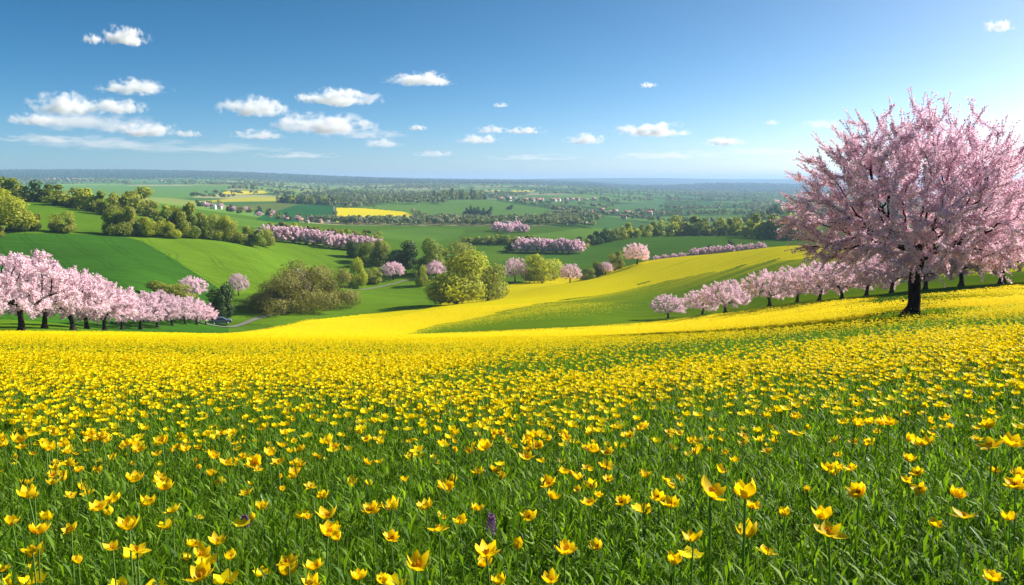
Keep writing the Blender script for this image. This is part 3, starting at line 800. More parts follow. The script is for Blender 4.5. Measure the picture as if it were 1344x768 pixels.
for a in [
 (291, 166, 50, 38, 'dark', 'dark green tree with yellow tips beside the path and parked car'),
 (226, 162, 34, 66, 'olive', 'low olive shrub behind the end of the left cherry row'),
 (368, 178, 60, 76, 'brown', 'left brown leafless tree of the thicket below the light green field'),
 (404, 186, 72, 82, 'brown', 'tallest brown tree in the middle of the thicket'),
 (441, 196, 60, 60, 'brown', 'right brown tree of the thicket below the light green field'),
 (345, 176, 30, 40, 'brown', 'lowest brown bush at the left foot of the thicket'),
 (470, 240, 40, 26, 'willow', 'slim pointed yellow green tree right of the brown thicket'),
 (466, 300, 22, 24, 'dark', 'small dark bush left of the round green trees in the valley'),
 (482, 290, 30, 34, 'mid', 'round mid green tree left of the tall pale one in the valley'),
 (499, 285, 38, 30, 'olive', 'tall pale olive tree left of the darkest round tree'),
 (527, 275, 42, 44, 'dark', 'darkest round green tree in the middle of the valley'),
 (566, 270, 50, 46, 'mid', 'tall green tree right of the darkest round tree'),
 (597, 288, 40, 54, 'olive', 'wide olive tree behind the tall willow in the valley'),
 (552, 250, 30, 18, 'olive', 'slim olive tree below the darkest round tree'),
 (491, 250, 22, 26, 'olive', 'small olive bush left of the wide pink cherry tree'),
 (600, 193, 70, 84, 'willow', 'big yellow green willow standing on the edge of the yellow hill'),
 (641, 222, 58, 58, 'olive', 'brownish olive tree right behind the big willow'),
 (712, 262, 40, 54, 'willow', 'round olive tree showing over the crest of the yellow hill'),
 (770, 272, 22, 26, 'mid', 'small green bush behind the crest right of a pink tree'),
 (784, 276, 22, 22, 'mid', 'small dark green bush nearer the lone cherry tree'),
 (808, 280, 26, 24, 'olive', 'small olive tree just left of the lone cherry tree'),
 (12, 232, 56, 70, 'willow', 'tallest yellow green tree at the left edge over the dark field'),
 (-26, 230, 50, 60, 'olive', 'olive tree cut by the left edge of the view'),
 (40, 234, 32, 32, 'olive', 'smaller brownish tree right of the tallest left tree'),
 (85, 237, 29, 36, 'olive', 'round olive tree alone on the grass above the dark field'),
 (-4, 222, 16, 24, 'olive', 'little bush on the left edge of the dark green field'),
]: green(*a)

def green_row(items, desc, group, keys):
    for i, (px, y, hp, wp, *k) in enumerate(items):
        green(px, y, hp, wp, k[0] if k else keys[i % len(keys)], desc.format(ORD[i]), group)

green_row([(-30, 318, 34, 40), (2, 322, 38, 44), (28, 326, 26, 30), (50, 328, 30, 32, 'dark'), (68, 330, 26, 34), (90, 322, 28, 48), (112, 318, 30, 30), (128, 312, 30, 30), (143, 306, 28, 34), (160, 330, 28, 30), (178, 335, 40, 48, 'olive'), (198, 330, 24, 26), (216, 330, 24, 30)],
          '{} tree from the left in the upper line above the left meadow', 'trees in the upper line above the left meadow', ['willow', 'mid', 'olive'])
green_row([(150, 246, 36, 34, 'mid'), (166, 248, 40, 36, 'olive'), (180, 250, 32, 30, 'mid'), (200, 251, 27, 32, 'willow'), (213, 257, 46, 42, 'mid'), (228, 254, 23, 22, 'willow'), (238, 259, 48, 40, 'olive'), (256, 262, 42, 36, 'mid'), (274, 265, 38, 34, 'olive'), (293, 268, 34, 34, 'willow'), (312, 270, 32, 34, 'olive'), (332, 272, 30, 32, 'mid'), (346, 285, 26, 26, 'olive')],
          '{} tree from the left in the hedge along the top of the light green field', 'trees in the hedge along the top of the light green field', ['mid'])
green_row([(358 + 13.5 * i, 388 + 6 * math.sin(i * 2.1), 15 + 3 * rng.uniform(), 20, ['olive', 'brown', 'willow', 'olive', 'mid'][i % 5]) for i in range(11)],
          '{} brush tree from the left behind the pink row in the valley', 'brush trees behind the pink row in the valley', ['olive'])
green_row([(612 + 10 * i, 436 - i * 2, 12 + 4 * rng.uniform(), 17, ['olive', 'willow', 'mid'][i % 3]) for i in range(9)],
          '{} brush tree from the left under the village in the valley', 'brush trees under the village in the valley', ['olive'])
green_row([(674, 380, 19, 22, 'dark'), (757, 385, 20, 14, 'dark'), (768, 388, 15, 16, 'olive'), (780, 402, 20, 20, 'dark'), (795, 408, 20, 22, 'dark'), (806, 412, 18, 18, 'mid'), (814, 418, 18, 20, 'olive'), (829, 425, 24, 28, 'willow'), (846, 438, 20, 22, 'olive'), (862, 448, 22, 24, 'mid'), (876, 455, 24, 24, 'willow'), (898, 460, 36, 36, 'olive'), (918, 455, 26, 26, 'mid'), (933, 450, 26, 24, 'olive'), (950, 440, 30, 28, 'olive'), (968, 430, 30, 30, 'olive'), (986, 410, 32, 30, 'willow'), (1003, 395, 40, 34, 'olive'), (1018, 390, 34, 30, 'mid'), (1030, 385, 38, 34, 'olive'), (1046, 380, 38, 30, 'willow'), (1062, 378, 40, 34, 'mid'), (932, 330, 9, 12, 'dark'), (958, 330, 13, 16, 'dark')],
          '{} tree counted from the left along the far green field on the right', 'trees along the far green field on the right', ['olive'])
green_row([(962 + 8 * i, 700 + 14 * i, 11 + 5 * rng.uniform(), 12, ['dark', 'dark', 'mid'][i % 3]) for i in range(13)],
          '{} dark tree from the left on the ridge near the big tree', 'dark trees on the ridge near the big tree', ['dark'])
green_row([(449 + 10 * i, 712 + 4 * math.sin(i), 5 + 4 * rng.uniform(), 7, ['mid', 'dark'][i % 2]) for i in range(12)],
          '{} small dark tree from the left along the front of the distant yellow field', 'small trees along the front of the distant yellow field', ['dark'])
green_row([(612 + 6 * i, 860, 9 + 5 * rng.uniform(), 8, 'dark') for i in range(6)],
          '{} small dark tree from the left at the foot of the distant green hill', 'small trees at the foot of the distant green hill', ['dark'])
green(669, 985, 7, 9, 'dark', 'single tiny dark tree out on the distant green hillside')
green_row([(368 + 5.2 * i, 1000 + 30 * rng.uniform(), 12 + 4 * rng.uniform(), 10, ['olive', 'dark', 'mid', 'willow'][i % 4]) for i in range(15)],
          '{} tree from the left in the wood edge above the distant dark field', 'trees in the wood edge above the distant dark field', ['dark'])
green_row([(572 + 5.2 * i, 1150 + 10 * i, 12 + 5 * rng.uniform(), 9, ['dark', 'mid', 'olive'][i % 3]) for i in range(13)],
          '{} tree from the left in the spur of wood on the distant green hill', 'trees in the spur of wood on the distant green hill', ['dark'])

# --- far woods that read as one mass
def woodland():
    n = 90000
    px = rng.uniform(-260, 1560, n); y = np.exp(rng.uniform(math.log(640), math.log(7000), n))
    u = (px - 672) / F_PX; x = u * y
    z = ground_z(x, y); qx, qy = proj(x, y, z)
    nz = vnoise(x / 260, y / 420, 31) * .55 + vnoise(x / 90, y / 140, 32) * .45
    thr = np.interp(y, [640, 900, 1400, 3000, 4200, 5200], [.68, .71, .71, .67, .45, .15])
    a_, b_ = patch(x, y)
    hedge = np.minimum(np.abs(a_ - np.round(a_)) * 190, np.abs(b_ - np.round(b_)) * 290) < 7
    keep = (nz > thr) | (hedge & (y < 4000) & (rng.uniform(0, 1, n) < .9))
    for poly, d0, d1, c, f in FIELDS:
        keep &= ~(inpoly(qx, qy, poly) & (y > d0) & (y < d1) )
    keep |= (y > 1050) & (y < 1500) & (qx > 400) & (qx < 590) & (qy < 271) & (rng.uniform(0, 1, n) < .8)
    keep |= (y > 3900) & (rng.uniform(0, 1, n) < .8)
    keep |= (y > 3900) & (y < 5300) & (qx > 840) & (qx < 1085)
    keep &= ~((y < 1000) & (qx < 380))
    keep &= ~((y < 760) & (qx > 900))
    x, y, z = x[keep], y[keep], z[keep]
    m = 13
    h = rng.uniform(5, 10, len(x)) * np.interp(y, [600, 1500, 5000], [.7, 1, 1.5])
    i = np.repeat(np.arange(len(x)), m)
    v = unit(rng.standard_normal((len(i), 3))); v[:, 2] = np.abs(v[:, 2]) * .9 - .1
    C = np.stack([x, y, z + h * .5], 1)[i] + v * h[i, None] * np.array([.45, .45, .5]) * rng.uniform(.6, 1, (len(i), 1))
    V, F = leaf_quads(C, unit(v + rng.normal(0, .3, v.shape)), h[i] * .22, .9)
    far_ = np.repeat(y > 3300, m)
    mat = leafy('woodland_leaf', [(.05, .10, .035), (.08, .14, .04), (.13, .18, .045), (.22, .24, .06), (.045, .085, .03), (.40, .34, .32)], .38, (1, 1, .6))
    mat2 = leafy('woodland_far_leaf', [(.02, .05, .025), (.03, .07, .03), (.05, .09, .03), (.018, .045, .022)], .2, (1, 1, .6))
    for sel, mt, lab in ((~far_, mat, 'hedges and small woods between the fields of the hazy plain'), (far_, mat2, 'dark woods covering the farthest blue hills')):
        Vq = V.reshape(-1, 4, 3)[sel].reshape(-1, 3)
        o = add('woodland', mesh_np('woodland', Vq, np.arange(len(Vq)).reshape(-1, 4), mt)); tag(o, lab, 'woodland', kind='stuff')
    return len(x)
nwood = woodland()

# ------------------------------------------------------------------ village houses
M_WALL = [plain('render_white', (.72, .68, .62), .1), plain('render_cream', (.62, .52, .42), .1), plain('brick_wall', (.42, .27, .21), .15)]
M_ROOF = [plain('roof_tile_red', (.36, .17, .12), .2), plain('roof_slate', (.20, .19, .21), .2), plain('roof_tile_brown', (.28, .18, .14), .2)]
M_WIN = plain('window_glass', (.04, .05, .06), .2, 3, .2)

def boxmesh(name, boxes, mat):
    parts = []
    for (x0, x1, y0, y1, z0, z1) in boxes:
        V = np.array([[x, y, z] for z in (z0, z1) for y in (y0, y1) for x in (x0, x1)], float)
        parts.append((V, bf))
    V, F = join(parts); return mesh_np(name, V, F, mat)
def gable(name, w, d, h, rise, mat, over=.35, th=.18):
    W, Dd = w / 2 + over, d / 2 + over
    e = h - over * rise / (d / 2)
    V, F = [], []
    for s in (-1, 1):
        o = len(V)
        V += [(-W, s * Dd, e), (W, s * Dd, e), (W, 0, h + rise), (-W, 0, h + rise), (-W, s * Dd, e + th), (W, s * Dd, e + th), (W, 0, h + rise + th), (-W, 0, h + rise + th)]
        F += [[o + a for a in f] for f in ([0, 1, 2, 3], [4, 7, 6, 5], [0, 4, 5, 1], [1, 5, 6, 2], [3, 2, 6, 7], [0, 3, 7, 4])]
    return mesh_np(name, V, F, mat)
def wallmesh(name, w, d, h, rise, mat):
    W, Dd = w / 2, d / 2
    V = [(-W, -Dd, -1.5), (W, -Dd, -1.5), (W, Dd, -1.5), (-W, Dd, -1.5), (-W, -Dd, h), (W, -Dd, h), (W, Dd, h), (-W, Dd, h), (-W, 0, h + rise), (W, 0, h + rise)]
    F = [[0, 1, 5, 4], [2, 3, 7, 6], [1, 2, 6, 5], [3, 0, 4, 7], [4, 8, 8, 7], [5, 6, 9, 9]]
    me = bpy.data.meshes.new(name)
    me.from_pydata(V, [], [[0, 1, 5, 4], [2, 3, 7, 6], [1, 2, 6, 9, 5], [3, 0, 4, 8, 7]]); me.update(); me.materials.append(mat); return me
HOUSE = []
for i in range(6):
    w, d, h, r = [(7, 5, 2.9, 1.9), (9, 5.5, 3.1, 2.1), (6, 5, 4.2, 1.8), (8, 6, 4.4, 2.2), (10, 5, 2.7, 1.8), (6.5, 5, 3, 2.3)][i]
    HOUSE.append((wallmesh('house_wall', w, d, h, r, M_WALL[i % 3]), gable('house_roof', w, d, h, r, M_ROOF[(i * 2 + 1) % 3 if i % 2 else 0]),
                  boxmesh('chimney', [(w * .28, w * .28 + .6, -.3, .3, h + r * .5, h + r + .9)], M_WALL[2]),
                  boxmesh('window', [(-.55, .55, -.05, .05, .9, 2.0)], M_WIN), w, d))
def house(px, y, label, group, s=1.0):
    wl_, rf, ch, win, w, d = HOUSE[int(rng.integers(0, 6))]
    q = at_depth(px, y)
    r = empty('house', q, rng.uniform(-.7, .7)); r.scale = (s, s, s)
    add('wall', wl_, r); ro = add('roof', rf, r); add('chimney', ch, ro)
    for sx in (-.26, .26):
        o = add('window', win, r); o.location = (sx * w, -d / 2 - .01, 0)
    tag(r, label, 'house', group)
def village(spots, desc, group, s=1.0):
    for i, (px, y) in enumerate(sorted(spots)):
        house(px, y, desc.format(ORD[min(i, 29)]), group, s * rng.uniform(.8, 1.15))
village([(x + rng.uniform(-2, 2), yy) for x, yy in [(455, 690), (468, 676), (483, 690), (497, 678), (512, 690), (526, 676), (540, 690), (553, 700), (566, 685), (574, 720), (585, 700), (593, 735), (602, 715), (612, 700), (620, 740), (628, 690), (638, 715), (646, 680), (655, 660), (664, 640)]],
        '{} small house from the left in the village below the distant yellow field', 'village houses below the distant yellow field', .58)
village([(x + rng.uniform(-5, 5), yy + rng.uniform(-45, 45)) for x, yy in [(264, 760), (276, 740), (290, 720), (305, 760), (318, 730), (335, 705), (352, 690), (372, 675), (390, 668), (405, 660), (418, 670), (430, 680)]],
        '{} small house from the left in the hamlet above the hedge', 'hamlet houses above the hedge', .55)
village([(735 + 9 * i + rng.uniform(-4, 4), 900 + 160 * rng.uniform()) for i in range(16)],
        '{} tiny house from the left in the hazy town right of the green hill', 'houses of the hazy town right of the green hill', .9)
village([(660 + 9 * i + rng.uniform(-4, 4), 1270 + 18 * i) for i in range(14)],
        '{} tiny house from the left along the road over the green hill', 'houses along the road over the green hill', 1.1)
village([(8, 3300), (15, 3350), (40, 3250), (62, 3200), (70, 3250), (78, 3200), (88, 3150), (96, 3250), (103, 3200), (112, 3150), (120, 3200), (210, 3200)],
        '{} far house from the left under the wooded hill on the left', 'far houses under the wooded hill on the left', 2.0)
# blossoming trees of the village gardens
cherry_row([(556 + 8.2 * i, 705 + 30 * math.sin(i * 2.3), 6 + 3 * rng.uniform(), 1.0) for i in range(12)] ,
           '{} blossoming garden tree from the left in the village below the yellow field', 'blossoming garden trees in the village', far_v, 5.9)
cherry_row([(652 + 5 * i, 560 + 16 * math.sin(i * 1.7), 11 + 3 * rng.uniform(), 1.0) for i in range(8)] ,
           '{} blossoming tree from the left at the near end of the village', 'blossoming trees at the near end of the village', far_v, 5.9)

cherry_row([(272 + 17 * i, 735 - 8 * i + 40 * math.sin(i * 2.7), 6 + 3 * rng.uniform(), 1.0) for i in range(9)],
           '{} blossoming garden tree from the left in the hamlet above the hedge', 'blossoming garden trees in the hamlet', far_v, 5.9)
green_row([(262 + 13 * i, 735 - 5 * i + 50 * math.sin(i * 1.3), 8 + 5 * rng.uniform(), 9, ['dark', 'mid', 'olive'][i % 3]) for i in range(13)],
          '{} small green tree from the left in the hamlet above the hedge', 'green trees in the hamlet', ['dark'])

# ------------------------------------------------------------------ parked car on the path
def car(px, y, rz, label):
    q = at_depth(px, y)
    r = empty('parked_car', q + np.array([0, 0, .14]), rz)
    paint = plain('blue_car_paint', (.10, .13, .22), .03, 1, .3); glass = plain('car_glass', (.03, .035, .04), .1, 1, .1); rub = plain('tyre_rubber', (.02, .02, .02), .1); lamp = plain('lamp_glass', (.7, .7, .68), .05, 1, .2); rimm = plain('wheel_rim', (.5, .5, .5), .05, 1, .4)
    prof = [(-2.1, .35), (-2.12, .75), (-1.95, .92), (-1.15, 1.0), (1.3, .98), (2.0, .88), (2.12, .6), (2.08, .32)]
    def ext(pr, w, name, mat, w2=None):
        n = len(pr); w2 = w2 or [w] * n
        V = [(x, -k, z) for (x, z), k in zip(pr, w2)] + [(x, k, z) for (x, z), k in zip(pr, w2)]
        me = bpy.data.meshes.new(name)
        me.from_pydata(V, [], [list(range(n))[::-1], list(range(n, 2 * n))] + [[i, (i + 1) % n, (i + 1) % n + n, i + n] for i in range(n)])
        me.update(); me.materials.append(mat); return me
    add('body', ext(prof, .86, 'car_body', paint), r)
    cab = [(-1.55, .97), (-1.15, 1.42), (-.2, 1.5), (.45, 1.44), (1.15, .97)]
    add('cabin', ext(cab, .78, 'car_cabin', paint, [.80, .66, .64, .66, .80]), r)
    win = [(-1.3, 1.04), (-1.05, 1.36), (-.2, 1.43), (.4, 1.37), (.92, 1.04)]
    add('window', ext(win, .79, 'car_window', glass, [.80, .70, .68, .70, .80]), r)
    V, F = loft([(0, -.1, 0), (0, -.099, 0), (0, .099, 0), (0, .1, 0)], [.01, .32, .32, .01], 16)
    wm = mesh_np('wheel', V, F, rub, False); V2, F2 = loft([(0, -.12, 0), (0, -.119, 0), (0, .119, 0), (0, .12, 0)], [.01, .19, .19, .01], 12); rm = mesh_np('rim', V2, F2, rimm)
    for sx in (-1.3, 1.32):
        for sy in (-.8, .8):
            o = add('wheel', wm, r); o.location = (sx, sy, .32); add('rim', rm, o)
    for sy in (-.58, .58):
        o = add('headlight', boxmesh('headlight', [(-.04, .06, -.16, .16, -.08, .08)], lamp), r); o.location = (2.06, sy, .72)
    tag(r, label, 'car')
car(290, 162, R(20), 'blue car parked on the path under the dark green tree')

# ------------------------------------------------------------------ meadow: grass
M_GRASS = leafy('grass_blade', [(.035, .09, .008), (.09, .20, .012), (.14, .27, .014), (.24, .38, .025), (.055, .13, .010)], .48, (1.2, 1.25, .35), .6, 0, .22)
M_STEM = leafy('stem_green', [(.14, .26, .05), (.18, .31, .07)], .35, (1.1, 1.2, .5), .5, .2, .4)
M_LEAF = leafy('tulip_leaf', [(.07, .19, .02), (.10, .24, .03)], .45, (1.2, 1.25, .35), .4, .3, .5)
M_PETAL = leafy('tulip_petal', [(.88, .60, .005), (.91, .67, .008), (.93, .72, .012), (.90, .63, .007)], .46, (1.05, 1.0, .3), .55, .30, .2)
M_PETAL_F = leafy('flower_petal', [(.86, .70, .004), (.88, .76, .006), (.88, .78, .010), (.84, .69, .004), (.80, .58, .003)], .40, (1.05, 1.0, .3), .6, 0, .1)
M_CENTRE = leafy('flower_centre', [(.55, .26, .01), (.70, .36, .01)], .2, (1, 1, 1), .6, 0, .1)

def blades(B, h, w, lean, levels, mat_name=None):
    n = len(B); L_ = len(levels)
    face = rng.uniform(0, 6.28, n); side = np.stack([np.cos(face), np.sin(face), np.zeros(n)], 1)
    la = rng.uniform(0, 6.28, n); lv = np.stack([np.cos(la), np.sin(la), np.zeros(n)], 1) * lean[:, None]
    V = np.zeros((n, L_, 2, 3))
    for k, f in enumerate(levels):
        c = B + np.array([0, 0, 1]) * (h * (f - .25 * lean * f * f))[:, None] + lv * (h * f * f)[:, None]
        ww = (w * (1 - f) ** .6 * (.55 + .45 * min(1, f * 5)))[:, None]
        if f >= 1: ww = ww * 0 + .0006
        V[:, k, 0] = c - side * ww; V[:, k, 1] = c + side * ww
    q = np.arange(L_ - 1)
    f = np.stack([q * 2, q * 2 + 1, q * 2 + 3, q * 2 + 2], 1)
    F = (f[None] + (np.arange(n) * L_ * 2)[:, None, None]).reshape(-1, 4)
    return V.reshape(-1, 3), F

def scatter(d0, d1, dens, umax=1.2):
    area = umax * (d1 ** 2 - d0 ** 2); n = int(area * dens)
    y = np.sqrt(rng.uniform(d0 ** 2, d1 ** 2, n)); u = rng.uniform(-umax, umax, n)
    x = u * y
    return x, y, ground_z(x, y)

parts = []
for d0, d1, dens, hm, wm, lev in [(.55, 2.6, 6000, .21, .0026, (0, .35, .7, 1)), (2.6, 5.5, 3000, .21, .0036, (0, .4, .75, 1)), (5.5, 10, 1200, .21, .0056, (0, .5, 1)), (10, 20, 350, .21, .009, (0, .5, 1)), (20, 36, 90, .20, .016, (0, .5, 1))]:
    x, y, z = scatter(d0, d1, dens)
    cl = vnoise(x * 2.2, y * 2.2, 41) * .6 + vnoise(x * 7, y * 7, 42) * .4
    n = len(x)
    h = hm * (.45 + .95 * cl) * rng.uniform(.6, 1.3, n)
    parts.append(blades(np.stack([x, y, z - .01], 1), h, wm * rng.uniform(.6, 1.5, n), rng.uniform(.1, .95, n), lev))
# broader leaves low in the sward
x, y, z = scatter(.6, 6, 300); n = len(x)
parts.append(blades(np.stack([x, y, z - .01], 1), .20 * rng.uniform(.5, 1.35, n), .0095 * rng.uniform(.6, 1.3, n), rng.uniform(.3, .9, n), (0, .25, .5, .75, 1)))
def herbs(d0, d1, dens, k, hm):
    x, y, z = scatter(d0, d1, dens); n = len(x)
    h = hm * rng.uniform(.55, 1.2, n); la = rng.uniform(0, 6.28, n); ln = rng.uniform(0, .3, n)
    tipv = np.stack([np.cos(la) * ln * h, np.sin(la) * ln * h, h], 1); B = np.stack([x, y, z], 1)
    i = np.repeat(np.arange(n), k); j = np.tile(np.arange(k), n)
    f = (j + .6) / k; P = B[i] + tipv[i] * f[:, None]
    az = j * 2.4 + la[i]; el = np.interp(f, [0, 1], [.6, 1.3]) + rng.normal(0, .2, len(i))
    o = np.stack([np.cos(az), np.sin(az), 0 * az], 1); s_ = np.stack([-np.sin(az), np.cos(az), 0 * az], 1); up = np.array([0, 0, 1.])
    d = o * np.cos(el)[:, None] + up * np.sin(el)[:, None]; d2 = o * np.cos(el - .55)[:, None] + up * np.sin(el - .55)[:, None]
    L_ = (.085 * rng.uniform(.6, 1.3, len(i)) * (1.15 - .5 * f) * hm / .28)[:, None]; w = L_ * rng.uniform(.045, .085, (len(i), 1))
    m_ = P + d * L_ * .5; t_ = m_ + d2 * L_ * .5
    V = np.stack([P, m_ + s_ * w, t_, m_ - s_ * w], 1).reshape(-1, 3)
    st = tubes(B, B + tipv, np.full(n, .0022), np.full(n, .0012), 3)
    return join([(V, np.arange(len(V)).reshape(-1, 4)), st])
parts += [herbs(.6, 3, 280, 18, .28), herbs(3, 6.5, 190, 15, .28), herbs(6.5, 12, 90, 11, .29), herbs(12, 22, 30, 8, .31)]
V, F = join(parts)
gr = add('grass', mesh_np('grass', V, F, M_GRASS)); tag(gr, 'dense green grass and leaves of the flower meadow', 'grass', kind='stuff')

# ------------------------------------------------------------------ meadow: tulips
def petal(L, W, th0, th1, az, n=6, cup=.35, r0=.004, twist=0.):
    l = np.linspace(0, 1, n + 1); ang = th0 + (th1 - th0) * l
    dl = L / n
    r = r0 + np.concatenate([[0], np.cumsum(np.cos(ang[:-1]) * dl)]); z = np.concatenate([[0], np.cumsum(np.sin(ang[:-1]) * dl)])
    prof = W * np.sin(np.pi * np.clip(l * .90 + .10, 0, 1)) ** .8 * (1 - .25 * l); prof[-1] = .0008
    V = []
    for s in (-1, 0, 1):
        off = abs(s) * cup * prof
        rr = r - np.sin(ang) * off * .8; zz = z + np.cos(ang) * off
        tt = s * prof
        V.append(np.stack([rr * math.cos(az) - tt * math.sin(az + twist), rr * math.sin(az) + tt * math.cos(az + twist), zz], 1))
    V = np.concatenate(V); m = n + 1; i = np.arange(n)
    F = np.concatenate([np.stack([i + k * m, i + 1 + k * m, i + 1 + (k + 1) * m, i + (k + 1) * m], 1) for k in range(2)])
    return V, F

def bloom_mesh(kind):
    ps = []
    for w in range(2):
        for i in range(3 if kind != 'many' else 5):
            k = 3 if kind != 'many' else 5
            az = (i + .5 * w) * 2 * np.pi / k + rng.normal(0, .13)
            o = {'cup': (32, 92), 'open': (24, 68), 'wide': (14, 42), 'many': (27, 76), 'bud': (62, 97)}[kind]
            j = rng.normal(0, 11)
            ps.append(petal(.043 * rng.uniform(.86, 1.12), .0155 * rng.uniform(.85, 1.2), R(o[0] + j), R(o[1] + j + (8 if w else 0)), az, 6, .35 * rng.uniform(.6, 1.3), .004 + .0012 * w, rng.normal(0, .2)))
    V, F = join(ps); return mesh_np('bloom', V, F, M_PETAL, True)
def centre_mesh():
    ps = []
    for i in range(14):
        a = rng.uniform(0, 6.28); t = rng.uniform(.1, .55)
        d = np.array([[math.cos(a) * math.sin(t), math.sin(a) * math.sin(t), math.cos(t)]])
        p0 = np.array([[0, 0, .002]]) + d * .002
        p1 = p0 + d * rng.uniform(.010, .019)
        ps.append(tubes(p0, p1, [.0011], [.0017], 5))
    V, F = join(ps); return mesh_np('flower_centre', V, F, M_CENTRE)
def stem_mesh():
    z = np.linspace(-.03, 1, 9); b = rng.uniform(-.03, .03)
    P = np.stack([b * np.sin(np.clip(z, 0, 1) * np.pi), b * .6 * np.sin(np.clip(z, 0, 1) * np.pi), z], 1)
    V, F = loft(P, np.linspace(.0036, .0026, 9), 7); return mesh_np('stem', V, F, M_STEM, True)
def leaf_mesh():
    L_, n = .24, 8
    l = np.linspace(0, 1, n + 1); ang = R(78) - R(55) * l ** 1.6
    r = .004 + np.concatenate([[0], np.cumsum(np.cos(ang[:-1]) * L_ / n)]); z = np.concatenate([[0], np.cumsum(np.sin(ang[:-1]) * L_ / n)])
    w = .0115 * np.sin(np.pi * (l * .92 + .08)) ** .7; w[-1] = .0005
    V = np.concatenate([np.stack([r - np.sin(ang) * abs(s) * w * .5, s * w, z + np.cos(ang) * abs(s) * w * .5], 1) for s in (-1, 0, 1)])
    m = n + 1; i = np.arange(n)
    F = np.concatenate([np.stack([i + k * m, i + 1 + k * m, i + 1 + (k + 1) * m, i + (k + 1) * m], 1) for k in range(2)])
    return mesh_np('leaf', V, F, M_LEAF, True)
BLOOMS = {k: [bloom_mesh(k) for _ in range(4)] for k in ('cup', 'open', 'wide', 'many', 'bud')}
BW = {'cup': .054, 'open': .070, 'wide': .084, 'many': .064, 'bud': .085}
CENTRES = [centre_mesh() for _ in range(3)]; STEMS = [stem_mesh() for _ in range(5)]; LEAVES = [leaf_mesh() for _ in range(2)]

def ray_bloom(px, py, hb):
    u, t = ray(px, py)
    Y = np.linspace(.7, 14, 2000); k = np.argmax(t_at(np.full_like(Y, u), Y) + hb / Y >= t)
    return u * Y[k], Y[k]

def tulip(x, y, hb, width, kind, label, group):
    z = float(ground_z(x, y))
    r = empty('wild_tulip', (x, y, z), rng.uniform(0, 6.28))
    k = width / BW[kind]
    s = add('stem', STEMS[int(rng.integers(0, 5))], r); s.scale = (max(.7, k), max(.7, k), hb)
    tilt = (rng.normal(0, .24), rng.normal(0, .24), 0)
    s.scale = (max(.7, k) , max(.7, k), hb)
    b = add('bloom', BLOOMS[kind][int(rng.integers(0, 4))], r); b.location = (0, 0, hb - .001); b.scale = (k, k, k); b.rotation_euler = tilt
    add('flower_centre', CENTRES[int(rng.integers(0, 3))], b)
    for i in range(2 if y < 3.2 else 1):
        l = add('leaf', LEAVES[i % 2], r); l.rotation_euler = (0, 0, rng.uniform(0, 6.28)); q = rng.uniform(.75, 1.15) * hb / .40; l.scale = (q, q, q)
    tag(r, label, 'flower', group)
    return r

